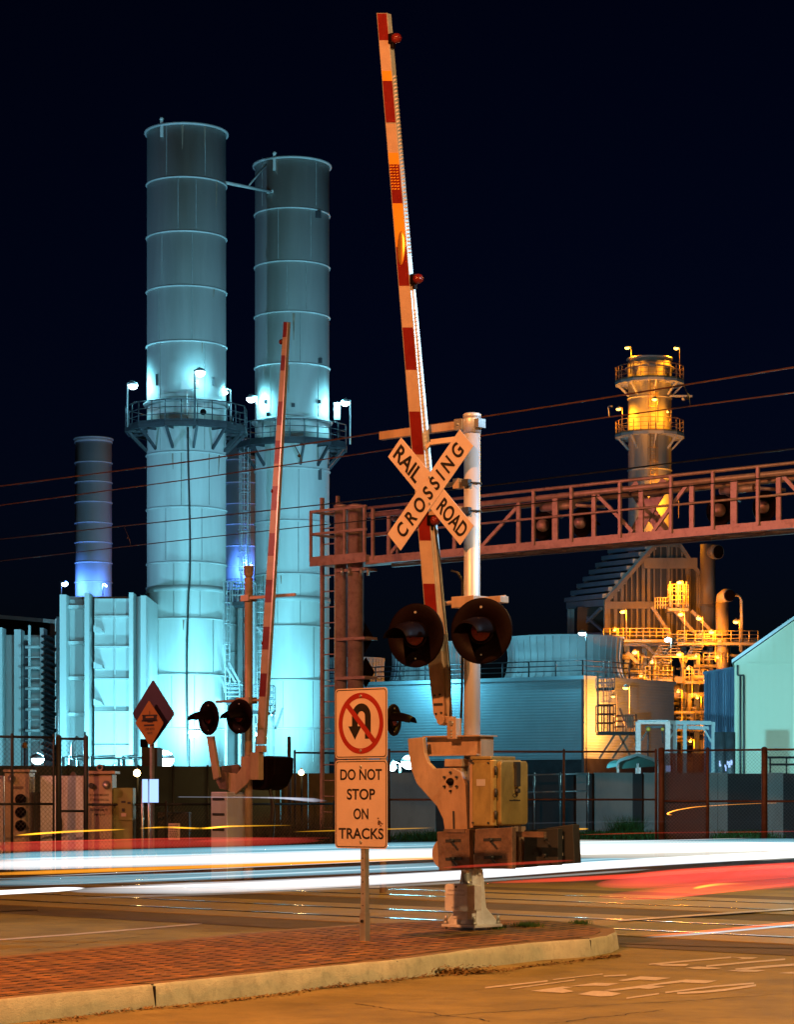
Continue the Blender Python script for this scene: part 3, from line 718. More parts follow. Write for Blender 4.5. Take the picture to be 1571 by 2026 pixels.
for row, (zz, n_) in enumerate(((z1-.065, 11), (z1-.105, 12), (z0+.03, 6))):
    for k in range(n_):
        xx = (x0+x1)/2+(k-n_/2+.2)*.018
        b.box(xx, xx+.009, -.303, -.2995, zz, zz+.02*rk.uniform(.6,1)); 
        if rk.random() < .6: b.box(xx, xx+.013, -.303, -.2995, zz+.006, zz+.010)
b.build('raised_lettering', m_alum, jl)
b = MB(M1); b.tube([((x0+x1)/2,-.31,z1-.025),((x0+x1)/2,-.298,z1-.025)],.01,8); b.build('bolt', m_dark, jl)
xx = (x0+x1)/2+.02
b = MB(M1); b.lathe([(.05,z1-.01),(.05,z1+.02),(.038,z1+.025),(.038,z1+.09)],16,Matrix.Translation(Vector((xx,-.17,0)))); b.tube([(xx,-.17,z1+.08),(xx-.02,-.16,z1+.14),(xx-.06,-.15,z1+.2)],.03,10); b.build('conduit', m_galv, T1)

# ------------------------------------------------------------------ sign post with its two plates
MS0 = G(722, 1861, .15); M2 = frame(MS0, 42)
T2 = thing('road_sign', 'square steel post in the brick island with no U-turn plate above DO NOT STOP plate', 'road sign', M2)
def L2(px, py, y=-.03): return pl(M2, px, py, y)
# seen slightly leaning in the photo: keep it upright, follow the traced edges
ztp = L2(716, 1375)[1]
b = MB(M2); b.box(-.026,.026,-.026,.026,.22,ztp); b.build('post', m_galv, T2, bevel=.003)
b = MB(M2); b.box(-.032,.032,-.032,.032,-.02,.24); b.build('post_sleeve', m_galv, T2, bevel=.003)
b = MB(M2)
for k in range(int((ztp-.3)/.05/2)): 
    z = .3+k*.1; b.tube([(0,-.0285,z),(0,-.0255,z)],.006,6)
b.tube([(0,-.045,.17),(0,-.032,.17)],.014,8)
b.build('post_hole', m_blackh, T2)
def plate(M, corners, y, name, par, r=.035):
    xs = [c[0] for c in corners]; zs = [c[1] for c in corners]
    x0, x1, z0, z1 = min(xs), max(xs), min(zs), max(zs)
    b = MB(M); b.rbox(x0, x1, y-.002, y+.002, z0, z1, r, 6); s = b.build(name, m_signw, par)
    b = MB(M)        # black border: ring of rounded rectangles
    pts_o = []; pts_i = []
    for ins, L_ in ((.010, pts_o), (.017, pts_i)):
        X0, X1, Z0, Z1 = x0+ins, x1-ins, z0+ins, z1-ins; rr = r-ins*.6
        for cx, cz, a0 in ((X1-rr,Z1-rr,0),(X0+rr,Z1-rr,90),(X0+rr,Z0+rr,180),(X1-rr,Z0+rr,270)):
            for k in range(7):
                a = R(a0+15*k); L_.append((cx+rr*math.cos(a), cz+rr*math.sin(a)))
    n = len(pts_o); v = [(x, y-.0035, z) for x, z in pts_o+pts_i]
    b.add(v, [(k, (k+1) % n, n+(k+1) % n, n+k) for k in range(n)]); b.build('border', m_signk, s)
    return s, x0, x1, z0, z1
xl = -.305; xr = .305
cS = L2(716, 1430)[0]; xl, xr = L2(664, 1430)[0], L2(767, 1430)[0]
zu1, zu0 = L2(716, 1361)[1], L2(716, 1500)[1]; zl1, zl0 = L2(716, 1503)[1], L2(716, 1678)[1]
s1, x0, x1, z0, z1 = plate(M2, [(xl,zu0),(xr,zu1)], -.033, 'sign_plate', T2); plab(s1, 'white square sign plate with red ring and slashed black U-turn arrow')
s2, y0_, y1_, w0, w1 = plate(M2, [(xl,zl0),(xr,zl1)], -.033, 'sign_plate', T2); plab(s2, 'white sign plate reading DO NOT STOP ON TRACKS')
YF = -.0365
cx, cz = (x0+x1)/2, (z0+z1)/2; Wd = x1-x0; rO = Wd*.43; rI = Wd*.355
def ring(M, cx, cz, r0, r1, y, a0=0, a1=360, n=48, sz=1):
    b = MB(M); v = []; 
    for k in range(n+1):
        a = R(a0+(a1-a0)*k/n)
        v += [(cx+r0*math.cos(a), y, cz+r0*math.sin(a)*sz), (cx+r1*math.cos(a), y, cz+r1*math.sin(a)*sz)]
    b.add(v, [(2*k, 2*k+1, 2*k+3, 2*k+2) for k in range(n)]); return b
# black U-turn arrow
aw = Wd*.055; ar = Wd*.125; ax = cx+.005
b = ring(M2, ax, cz+Wd*.10, ar-aw, ar+aw, YF, 0, 180, 24)
b.add([(ax+ar-aw,YF,cz+Wd*.10),(ax+ar+aw,YF,cz+Wd*.10),(ax+ar+aw,YF,cz-Wd*.22),(ax+ar-aw,YF,cz-Wd*.22)], [(0,1,2,3)])
b.add([(ax-ar-aw,YF,cz+Wd*.10),(ax-ar+aw,YF,cz+Wd*.10),(ax-ar+aw,YF,cz-Wd*.04),(ax-ar-aw,YF,cz-Wd*.04)], [(0,1,2,3)])
b.add([(ax-ar-aw*2.3,YF,cz-Wd*.04),(ax-ar+aw*2.3,YF,cz-Wd*.04),(ax-ar,YF,cz-Wd*.23)], [(0,1,2)]); b.build('arrow_symbol', m_signk, s1)
b = ring(M2, cx, cz, rI, rO, YF-.001)
c, s = math.cos(R(-45)), math.sin(R(-45)); hw = Wd*.04
b.add([(cx+a*c-q*s, YF-.0025, cz+a*s+q*c) for a, q in ((-rI*1.02,-hw),(rI*1.02,-hw),(rI*1.02,hw),(-rI*1.02,hw))], [(0,1,2,3)]); b.build('prohibition_ring', m_signr, s1)
Hh = w1-w0; cx2 = (y0_+y1_)/2
for i, (s_, wd) in enumerate((('DO NOT',.80),('STOP',.54),('ON',.285),('TRACKS',.86))):
    text(s_, M2, cx2, w1-Hh*(.165+.222*i), YF, m_signk, s2, w=Wd*wd, h=Hh*.125, bold=.012)
each(M2, [lambda b, z=z: b.tube([(cx,YF-.01,z),(cx,YF+.001,z)],.011,8) for z in (z1-Wd*.11, z0+Wd*.11, w1-Hh*.075, w0+Hh*.075)], 'bolt', m_galv, T2)
b = MB(M2); rk = random.Random(2)
for k in range(14): 
    a, q = cx2+Wd*.36+rk.gauss(0,.012), w0+Hh*.3+rk.gauss(0,.022); b.box(a-.008,a+.008,YF-.0005,YF+.001,q-.006,q+.006)
b.build('stain', m_mechd, s2)
# ------------------------------------------------------------------ far crossing signal
DF = 40.0
M3 = frame(Vector(((492-CX)/F*DF, DF, 0)), 42)
T3 = thing('crossing_signal', 'far crossing signal beyond the tracks at left, in front of the floodlit chimneys', 'crossing signal', M3, 'railroad crossing signals')
def L3(px, py, y=0.0): return pl(M3, px, py, y)
b = MB(M3); zt = L3(492, 1143)[1]; b.lathe([(.066,0),(.066,zt)], 24); b.build('mast', m_mech, T3)
b = MB(M3); zc2 = L3(492,1122)[1]; b.lathe([(.05,zt),(.072,zt+.05),(.082,zt+.06),(.082,zc2),(.088,zc2),(.088,zc2+.02)], 20); b.build('mast_cap', m_mech, T3)
b = MB(M3); p, q = L3(480,1184,-.05), L3(586,1183,-.05); b.box(p[0], q[0], -.08,-.05, p[1]-.025, p[1]+.02); b.box(-.09,.09,-.1,.09,p[1]-.05,p[1]+.05); b.build('top_arm', m_mech, T3)
YB = -.22
def fp(py, f):
    t = (py-638)/(1475-638); cx = 568+(517-568)*t-6*math.sin(math.pi*t)*0; w_ = 4.2+3.6*min(1, t*1.6)
    return L3(cx+f*w_, py, YB)
b = MB(M3); pys = [638, 900, 1200, 1440, 1472]
b.prism([fp(y,-1) for y in pys]+[fp(y,1) for y in pys][::-1], YB-.03, YB+.03); arm3 = b.build('gate_arm', m_arm, T3)
def st3(L_, name, mt):
    for a_, b_ in L_:
        b = MB(M3); b.prism([fp(a_,-1),fp(a_,.62),fp(b_,.62),fp(b_,-1)], YB-.034, YB-.031); b.build(name, mt, arm3)
st3([(638,668),(704,734),(795,842),(872,918),(962,1010),(1055,1100),(1147,1192),(1240,1285),(1332,1378)], 'red_stripe', m_armr)
st3([(668,704),(734,795),(842,872),(918,962),(1010,1055),(1100,1147),(1192,1240),(1285,1332),(1378,1440)], 'white_stripe', m_armw)
for k, (px, py) in enumerate(((557,677),(541,972),(522,1272))):
    x, z = L3(px, py, YB); b = MB(M3); b.box(x+.01,x+.07,YB-.03,YB+.03,z-.04,z+.04); gl = b.build('gate_lamp', m_black, arm3); plab(gl, ('topmost','middle','lowest')[k]+' small red lamp on the far gate arm')
    b = MB(M3); b.sphere((x,YB,z),.045,12); b.build('lens', m_lensr, gl)
b = MB(M3)
py = 1000
while py < 1350:
    p = fp(py,-1); q = fp(py+3,-1); b.prism([(p[0],p[1]),(p[0]-.03,p[1]),(q[0],q[1])], YB, YB+.01); py += 5
b.build('spike_strip', m_alum, arm3)
b = MB(M3); x, z = L3(516,1476,YB); b.box(x-.09,x+.09,YB-.05,YB+.05,z-.10,z+.01); x, z = L3(508,1500,YB); b.box(x-.10,x+.10,YB-.06,YB+.06,z-.35,z+.1); b.build('arm_pivot', m_mech, T3, bevel=.01)
for px, py, lb in ((413,1420,'left light of the far crossing signal'),(474,1417,'right light of the far crossing signal')):
    c = P(px, py, DF-.15-(px-413)*.004)
    o = lamp_unit(T3, c, 50 if px < 450 else 38, .285, hood=.34); plab(o, lb)
b = MB(M3); p, q = L3(428,1388,-.02), L3(517,1390,-.02); b.tube([(p[0],-.02,p[1]),(q[0]+.05,-.02,p[1])],.022,8); b.box(-.2,.1,-.1,.1,p[1]-.05,p[1]+.05); b.build('lamp_arm', m_mech, T3)
b = MB(M3); b.prism([L3(x,y,-.15) for x,y in ((478,1496),(499,1496),(499,1535),(491,1549),(466,1571),(452,1563),(450,1528),(470,1530),(478,1520))], -.17, -.12); b.build('gate_support', m_mech, T3, bevel=.006)
b = MB(M3); b.prism([L3(x,y,-.2) for x,y in ((441,1523),(450,1528),(450,1562),(437,1560),(430,1545))], -.23, -.18); b.prism([L3(x,y,-.1) for x,y in ((440,1515),(474,1512),(474,1528),(441,1530))], -.12,-.08); b.build('hub_cover', m_mechd, T3)
b = MB(M3); b.prism([L3(x,y,-.3) for x,y in ((411,1456),(423,1456),(436,1537),(425,1542))], -.33, -.28); b.build('counterweight_strut', m_mech, T3)
b = MB(M3); b.prism([L3(x,y,.1) for x,y in ((507,1496),(535,1495),(552,1498),(551,1530),(540,1555),(527,1563),(507,1562))], .0, .45); b.build('machine_box', m_black, T3, bevel=.02)
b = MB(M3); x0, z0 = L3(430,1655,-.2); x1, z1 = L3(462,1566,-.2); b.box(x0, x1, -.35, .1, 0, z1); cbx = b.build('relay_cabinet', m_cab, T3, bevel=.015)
each(M3, [lambda b, k=k: b.box(x0+.05, x1-.06, -.362, -.351, z1-.14-k*.25, z1-.10-k*.25) for k in range(3)], 'vent_slot', m_dark, cbx)
b = MB(M3); b.tube([(.12,.1,2.0),(.3,.15,1.7),(.42,.15,1.2),(.38,.15,.7),(.2,.1,.4)],.04,8); b.build('cable_hose', m_blackp, T3)
b = MB(M3); b.lathe([(.10,.0),(.10,.15),(.075,.2)],16); b.lathe([(.09,1.70),(.10,1.72),(.10,1.86),(.085,1.9)],16); b.build('mast_collar', m_mech, T3)

# ------------------------------------------------------------------ diamond sign and lit panel beside the cabinets
D5 = 41.5
M5 = frame(P(298, 1575+H*F/D5, D5), 40); M5.translation.z = 0
T5 = thing('warning_sign', 'purple diamond board behind a yellow diamond sign with a tram symbol', 'warning sign', M5)
def L5(px, py, y=0.0): return pl(M5, px, py, y)
def rdiamond(pts, r=.03):
    out = []
    n = len(pts)
    for i in range(n):
        p = Vector(pts[i]); a = (Vector(pts[i-1])-p).normalized(); c = (Vector(pts[(i+1) % n])-p).normalized()
        out += [tuple(p+a*r), tuple(p+(a+c)*r*.35), tuple(p+c*r)]
    return out
b = MB(M5); b.prism(rdiamond([L5(303,1344),L5(262,1411),L5(300,1478),L5(346,1412)]), -.004, .004); bd = b.build('diamond_board', m_purple, T5)
b = MB(M5); b.prism(rdiamond([L5(295,1385,-.12),L5(268,1430,-.12),L5(298,1477,-.12),L5(324,1430,-.12)], .025), -.124, -.116); yd = b.build('diamond_sign', m_ydim, T5)
b = MB(M5)
def r5(x0, x1, y0, y1):
    a = L5(x0, y0, -.127); c = L5(x1, y1, -.127); b.box(a[0], c[0], -.128, -.1255, min(a[1],c[1]), max(a[1],c[1]))
r5(281,311,1414,1416); r5(282,285,1414,1424); r5(307,310,1414,1424); r5(287,306,1420,1427); r5(280,311,1424,1426.5); r5(284,288,1416,1426); r5(304,308,1416,1426); r5(291.5,302,1426,1429)
r5(285,305,1433,1436); r5(295.5,296.5,1406,1414)
b.build('tram_symbol', m_signk, yd)
text('LOOK BOTH', M5, *L5(296,1442,-.127), -.1265, m_signk, yd, w=.23, h=.045, bold=.01); text('WAYS', M5, *L5(296,1450,-.127), -.1265, m_signk, yd, w=.13, h=.045, bold=.01)
b = MB(M5); zz = L5(298,1480)[1]; b.box(-.03,.03,.005,.06,0,zz+.5); b.build('post', m_galv, T5)
D6 = 40.5
M6 = frame(P(298, 1575+H*F/D6, D6), 38); M6.translation.z = 0
T6 = thing('lit_notice_board', 'two small panels lit blue-white between twin posts under the diamond sign', 'notice board', M6)
def L6(px, py, y=0.0): return pl(M6, px, py, y)
for px0, px1 in ((283,291),(297,312)):
    a, c = L6(px0,1587), L6(px1,1541); b = MB(M6); b.box(a[0], c[0], -.02, .02, a[1], c[1]); b.build('panel', g_panel, T6)
for px in (278.5, 291.5):
    x = L6(px, 1600)[0]; b = MB(M6); b.tube([(x,.04,0),(x,.04,L6(px,1545)[1])],.022,8); b.build('post', m_galv, T6)

# ------------------------------------------------------------------ cantilever signal bridge
DC = 51.0
M4 = frame(Vector(((702-CX)/F*DC, DC, 0)), 41.5)
T4 = thing('cantilever_signal_bridge', 'twin-pipe cantilever with a railed truss walkway reaching right over the road', 'signal bridge', M4)
def L4(px, py, y=0.0): return pl(M4, px, py, y)
for px, r in ((674, .135), (703.5, .17)):
    x, z = L4(px, 1000); b = MB(M4); b.lathe([(r,0),(r,z-.05),(r*1.14,z-.04),(r*1.14,z),(r*.5,z+.03)], 28, Matrix.Translation(Vector((x,0,0)))); b.build('post_pipe', m_rust, T4)
b = MB(M4); 
for py in (1130, 1265, 1342):
    x0, z = L4(664, py, -.2); x1, _ = L4(720, py, -.2); b.box(x0-.02, x1+.02, -.2, .2, z-.03, z+.03)
b.build('pipe_band', m_rust, T4)
b = MB(M4)
for px in (676, 690, 714, 728):
    x, z = L4(px, 1131, -.25); b.tube([(x,-.25,z-.08),(x,-.25,z+.08)],.03,8)
b.build('band_bolt', m_galv, T4)
# ladder
b = MB(M4); x0, z1 = L4(638.5, 985, .1); _, z0 = L4(638.5, 1648, .1); b.box(x0-.035,x0+.035,.05,.12,z0,z1); xr_ = L4(662,1200,.1)[0]; b.build('ladder_rail', m_rust, T4)
b = MB(M4); x2_ = x0+.45; b.box(x2_-.03,x2_+.03,.05,.12,z0,z1); b.build('ladder_rail', m_rust, T4)
each(M4, [lambda b, z=z0+.12+.335*k: b.tube([(x0,.085,z),(x2_,.085,z)],.014,6) for k in range(int((z1-z0-.12)/.335)+1)], 'ladder_rung', m_rust, T4)
# platform around the pipes
xa, zp = L4(617, 1112, -.45); xb, _ = L4(728, 1108, -.45)
b = MB(M4); b.box(xa, xb, -.5, .55, zp-.07, zp+.05); b.box(xa,xb,-.52,-.5,zp-.10,zp+.10); b.build('platform', m_rust, T4)
b = MB(M4); zr = L4(660,1008,-.5)[1]
for x in (xa+.02, xa+(xb-xa)*.62, xb-.05): b.bar((x,-.5,zp),(x,-.5,zr),.05,.05)
for x in (xa+.02, xb-.05): b.bar((x,.53,zp),(x,.53,zr),.05,.05)
for z in (zr, (zr+zp)/2+.05):
    b.bar((xa,-.5,z),(xb,-.5,z),.05,.05); b.bar((xa+.02,-.5,z),(xa+.02,.53,z),.05,.05); b.bar((xa,.53,z),(xb,.53,z),.05,.05)
b.build('platform_railing', m_rust, T4)
# truss: two parallel frames along local x
XR = L4(1680, 1000)[0]
def zl(px, py, y=0): return L4(px, py, y)[1]
ztop_ = zl(1200, 955, -.42); zch = zl(1200, 971.5, -.35); zmid = zl(1200, 1012, -.42); zbt = zl(1200, 1067, -.35)
b = MB(M4); b.tube([(xb-.1,-.42,ztop_),(XR,-.42,ztop_)],.033,8); b.build('hand_rail', m_rust, T4)
b = MB(M4); b.tube([(xb-.1,-.42,zmid),(XR,-.42,zmid)],.024,8); b.build('mid_rail', m_rust, T4)
for y in (-.35, .45):
    b = MB(M4); b.tube([(xb-.1,y,zch),(XR,y,zch)],.055,10); b.build('top_chord', m_rust, T4)
    b = MB(M4); b.box(xb-.1,XR,y-.06,y+.06,zbt-.09,zbt+.07); b.build('bottom_chord', m_rust, T4)
b = MB(M4); x = xb
while x < XR: b.box(x, x+.06, -.34, .45, zbt-.02, zbt+.02); b.bar((x,-.34,zbt-.05),(x+1.1,.45,zbt-.05),.05,.04); x += 1.15
b.build('cross_brace', m_rust, T4)
for px in (738,1056,1131,1227,1328,1411,1500):
    x = L4(px, 1000, -.42)[0]; b = MB(M4); b.box(x-.03,x+.03,-.45,-.40,zbt,ztop_); b.build('rail_post', m_rust, T4)
for px, w_ in ((770,.05),(900,.05),(948,.05),(1027,.055),(1100,.08),(1176,.055),(1270,.06),(1370,.06),(1454,.085),(1542,.06)):
    x = L4(px, 1000, -.35)[0]; b = MB(M4); b.box(x-w_,x+w_*.6,-.37,-.33,zbt,zch); b.build('truss_post', m_rust, T4)
for (xa_, ya_), (xb_, yb_) in (((760,1110),(835,1020)),((950,1085),(1022,1005)),((1183,980),(1252,1052)),((1358,962),(1292,1052)),((1550,942),(1620,1020))):
    p, q = L4(xa_, ya_, -.33), L4(xb_, yb_, -.33); b = MB(M4); b.bar((p[0],-.33,p[1]),(q[0],-.33,q[1]),.07,.04,up=(0,1,0)); b.build('truss_diagonal', m_rust, T4)
for k, (px, py) in enumerate(((1077,1040),(1152,1034),(1425,1010),(1513,1003))):
    x, z = L4(px, py, .9); c = M4 @ Vector((x, .9, z))
    o = lamp_unit(T4, c, 180+41.5+(8 if k % 2 else -6), .30, lens=m_lensr, mt_h=m_rust); plab(o, ('first','second','third','fourth')[k]+' light from the left on the cantilever truss, seen from behind')
for px in (1100, 1454):
    p, q = L4(px-28, 1006 if px < 1200 else 972, -.2), L4(px+38, 1002 if px < 1200 else 966, -.2)
    b = MB(M4); b.tube([(p[0],-.2,p[1]),(q[0],-.2,p[1])],.07,10); b.tube([(q[0],-.2,p[1]),(q[0]+.35,.3,p[1]-.02)],.035,8); b.tube([(p[0]+.05,-.2,p[1]),(p[0]-.05,.5,p[1]-.1)],.04,8); b.build('lamp_bracket', m_rust, T4)
bx4, bz4 = L4(1283, 1010, .5)
for a_ in (52, -52): blade(M4, bx4, bz4, .49 if a_ > 0 else .52, .51 if a_ > 0 else .54, 1.35, .26, a_, 'crossbuck_blade', m_rust, T4)
# a pair of lights on the post, edge on, only their right sides show
for px, py, lb in ((722,1262,'upper dark diamond board edge-on behind the cantilever pipes'),(724,1330,'lower dark diamond board edge-on behind the cantilever pipes')):
    x, z = L4(px, py, .3); b = MB(M4 @ Matrix.Translation(Vector((x,.3,z))) @ Matrix.Rotation(R(20),4,'Z')); b.prism([(0,.32),(.2,0),(0,-.32),(-.2,0)],-.01,.01); o = b.build('diamond_board', m_black, T4); plab(o, lb)

# signal light peeking out from behind the no U-turn sign
D7 = 34.0
M7 = frame(Vector(((776-CX)/F*D7, D7, 0)), 40)
T7 = thing('flashing_light', 'dark flashing light peeking out behind the no U-turn sign, hood pointing right', 'flashing light', M7)
c = P(779, 1424, D7); o = lamp_unit(T7, c, -62, .225, hood=.30, r_lens=.095)
b = MB(M7); z = c.z; b.lathe([(.05,0),(.05,z+.1),(.06,z+.12),(.05,z+.14)],16,Matrix.Translation(Vector((-.25,.1,0)))); b.tube([(-.25,.1,z),(0,.08,z)],.03,8); b.build('pole', m_mech, T7)

# ------------------------------------------------------------------ overhead wires
def wire(pts, r, mt, lab, zs=None):
    vs = [P(x, y, d) for x, y, d in pts]; out = []
    for i in range(len(vs)-1):
        for k in range(8): out.append(vs[i].lerp(vs[i+1], k/8))
    out.append(vs[-1]); b = MB(); b.tube(out, r, 6)
    return tag(b.build('overhead_wire', mt), lab, 'overhead wire', 'overhead wires above the tracks')
w1 = [(-900,1072,48.5),(-120,977,38.4),(0,962,37),(400,910,34.5),(780,852,31.6),(1200,787,28.8),(1571,727,26.6),(1700,706,25.9)]
w2 = [(-900,1106,48.5),(-120,1012,38.4),(0,1000,37),(400,945,34.5),(780,888,31.6),(1200,826,28.8),(1571,777,26.6),(1700,758,25.9)]
w3 = [(-900,1150,57),(-120,1078,47),(0,1067,45.5),(400,1024,41.8),(650,997,39.5),(1000,957,36.4),(1300,920,34),(1571,888,32),(1700,870,31)]
w4 = [(-900,1196,57),(-120,1122,47),(0,1110,45.5),(400,1064,41.8),(650,1037,39.5),(1000,1003,36.4),(1300,968,34),(1571,940,32),(1700,924,31)]
o1 = wire(w1, .0105, m_wire, 'uppermost reddish wire over the nearer track, highest at right')
o2 = wire(w2, .0085, m_wire, 'second reddish wire, just under the uppermost one')
o3 = wire(w3, .0105, m_wirek, 'third wire from the top, black where it crosses the chimneys')
o4_ = wire(w4, .0085, m_wirek, 'lowest black wire, passing in front of the cantilever platform')
def interp(ws, px):
    for a, c in zip(ws[:-1], ws[1:]):
        if a[0] <= px <= c[0]:
            t = (px-a[0])/(c[0]-a[0]); return P(px, a[1]+(c[1]-a[1])*t, a[2]+(c[2]-a[2])*t)
for px, wa, wb, par in ((583,w1,w2,o1),(1352,w1,w2,o1),(245,w3,w4,o3)):
    p, q = interp(wa, px), interp(wb, px+14); b = MB(); b.tube([p, p.lerp(q,.6)+Vector((.02,0,0)), q], .006, 6); b.sphere(p.lerp(q,.6),.022,8); b.build('dropper', m_wirek, par)

# ------------------------------------------------------------------ fences
def chain(p0, p1, z0, z1, sp=.085, r=.003):
    p0, p1 = Vector(p0), Vector(p1); L_ = (p1-p0).length; d = (p1-p0).normalized(); h = z1-z0; b = MB()
    def pt(s, z): q = p0+d*s; return Vector((q.x, q.y, z))
    k = -h
    while k < L_:
        a, c = max(0, k), min(L_, k+h)
        if c > a:
            b.tube([pt(a, z0+(a-k)), pt(c, z0+(c-k))], r, 3, cap=False); b.tube([pt(a, z1-(a-k)), pt(c, z1-(c-k))], r, 3, cap=False)
        k += sp
    return b
def fence(name, lab, p0, p1, z0, z1, posts, mt, railr=.022, postr=.03, mesh=True, rails=(1,), grp=None, ptop=.04):
    p0, p1 = Vector(p0), Vector(p1)
    t = thing(name, lab, 'fence', (p0.x, p0.y, 0), grp)
    for f, r in posts:
        q = p0.lerp(p1, f); b = MB(); b.lathe([(r,0),(r,z1+ptop),(r*.3,z1+ptop+.03)],12,Matrix.Translation(Vector((q.x,q.y,0)))); b.build('post', mt, t)
    for f in rails:
        z = z0+(z1-z0)*f; b = MB(); b.tube([(p0.x,p0.y,z),(p1.x,p1.y,z)], railr, 8); b.build('rail', mt, t)
    if mesh: chain(p0, p1, z0, z1-.02).build('chain_link', m_chain, t)
    return t
def GP(px, d): return Vector(((px-CX)/F*d, d, 0))
m_dpost = mat('dark_painted_post', (.03,.035,.04), .6, .2, .3, 5)
fence('chain_link_fence', 'dark chain-link fence panel in front of the signal cabinets at far left', GP(-60,42.4), GP(106,43.2), .05, 2.42, ((0,.03),(.5,.025),(1,.02)), m_dpost, rails=(1,.5))
fence('fence_gate', 'narrow chain-link gate between two taller posts left of the diamond sign', GP(116,43.3), GP(170,43.6), .05, 2.40, ((0,.05),(1,.045)), m_dpost, rails=(1,0,.45))
fence('chain_link_fence', 'low chain-link fence with plants behind it, between the diamond sign and the cantilever', GP(172,44.4), GP(660,49), .05, 1.22, ((0,.025),(.3,.025),(.62,.025),(1,.025)), m_dpost, rails=(1,))
fence('fence_post_line', 'dark braced fence frame against the foot of the second chimney', GP(583,55), GP(668,55.6), .1, 2.36, ((0,.025),(1,.025)), m_dpost, mesh=False, rails=(1,.05))
t = thing('fence_post', 'tall lone dark post left of the braced fence frame', 'post', GP(572,53)); b = MB(); q = GP(572,53); b.lathe([(.04,0),(.04,2.66),(.01,2.68)],12,Matrix.Translation(q)); b.build('post', m_dpost, t)
fence('rail_fence', 'long rusty rail fence behind the machine box', GP(770,56), GP(1298,56), .1, 2.40, ((0,.03),(.655,.03),(1,.03)), m_rustp, mesh=False, rails=(1,.52))
fence('fence_gate', 'rusty framed gate with brown screen mesh in front of the concrete wall', GP(1309,55.6), GP(1400,55.2), .1, 2.42, ((0,.075),(1,.04)), m_rustp, rails=(1,.06,.5))
fence('chain_link_fence', 'rusty chain-link fence at right edge in front of the pale gabled building', GP(1402,55.2), GP(1640,54), .1, 2.42, ((.47,.07),(1,.05)), m_rustp, rails=(1,.5))
gt = bpy.data.objects['fence_gate.001']
a_, c_ = GP(1313,55.7), GP(1397,55.3)
gscr = bpy.data.materials.new('brown_screen'); gscr.use_nodes = True; t_ = gscr.node_tree; bs_ = t_.nodes['Principled BSDF']; bs_.inputs['Base Color'].default_value = (.10,.05,.03,1)
tr_ = t_.nodes.new('ShaderNodeBsdfTransparent'); mxs = t_.nodes.new('ShaderNodeMixShader'); mxs.inputs[0].default_value = .62
t_.links.new(tr_.outputs[0], mxs.inputs[1]); t_.links.new(bs_.outputs[0], mxs.inputs[2]); t_.links.new(mxs.outputs[0], t_.nodes['Material Output'].inputs[0])
b = MB(); b.bar((a_.x,a_.y,1.26),(c_.x,c_.y,1.26),.004,2.2); b.build('screen_mesh', gscr, gt)
# dark windscreened fence at the left, concrete wall at the right
def wall(name, lab, cat, p0, p1, z1, mt, panels=None, th=.15):
    t = thing(name, lab, cat, (p0.x, p0.y, 0))
    d = (p1-p0); n = panels or 1; nm = 'screen_panel' if 'screen' in name else 'wall_panel'
    for k in range(n):
        a, c = p0+d*(k/n)+d.normalized()*.01, p0+d*((k+1)/n)-d.normalized()*.01
        b = MB(); b.bar((a.x,a.y,z1/2),(c.x,c.y,z1/2),th,z1); b.build(nm, mt[k % len(mt)] if isinstance(mt, list) else mt, t)
    return t
ws = wall('screen_fence', 'long dark fabric-screened fence along the foot of the chimneys', 'fence', GP(-900,57.5), GP(545,62), 2.13, m_screen, 20, .05)
b = MB(); p0, p1 = GP(-900,57.5), GP(545,62)
for k in range(20): 
    q = p0.lerp(p1, (k+.02)/20); b.tube([(q.x,q.y-.05,0),(q.x,q.y-.05,2.16)],.03,8)
b.build('post', m_dpost, ws)
tb = wall('screen_fence', 'lower brown boarded fence between the far signal and the cantilever', 'fence', GP(528,64), GP(664,64), 1.98, mat('brown_board', (.10,.07,.035), .8, 0, .3, 2), 5, .05)
cw = thing('concrete_wall', 'pale concrete boundary wall with darker panels at right behind the rusty fence', 'wall', GP(740,82))
D8 = 82.0
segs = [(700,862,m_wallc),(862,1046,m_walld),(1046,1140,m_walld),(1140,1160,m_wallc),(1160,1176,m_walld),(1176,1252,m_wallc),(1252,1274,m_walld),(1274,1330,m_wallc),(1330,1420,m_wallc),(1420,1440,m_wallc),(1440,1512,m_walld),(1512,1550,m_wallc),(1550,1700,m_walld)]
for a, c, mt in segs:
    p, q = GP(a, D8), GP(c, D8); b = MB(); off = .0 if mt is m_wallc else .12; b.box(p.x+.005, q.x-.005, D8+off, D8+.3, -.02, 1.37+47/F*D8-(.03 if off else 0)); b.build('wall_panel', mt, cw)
hr = thing('pipe_handrail', 'thin galvanised handrail standing before the dark part of the concrete wall', 'handrail', GP(1055,80))
b = MB(); 
for px in (1057,1108,1163): q = GP(px,80); b.tube([(q.x,80,0),(q.x,80,2.15)],.03,8)
for z in (2.12,1.55): b.tube([(GP(1040,80).x,80,z-.05),(GP(1163,80).x,80,z)],.03,8)
b.build('rail_frame', m_galv, hr)
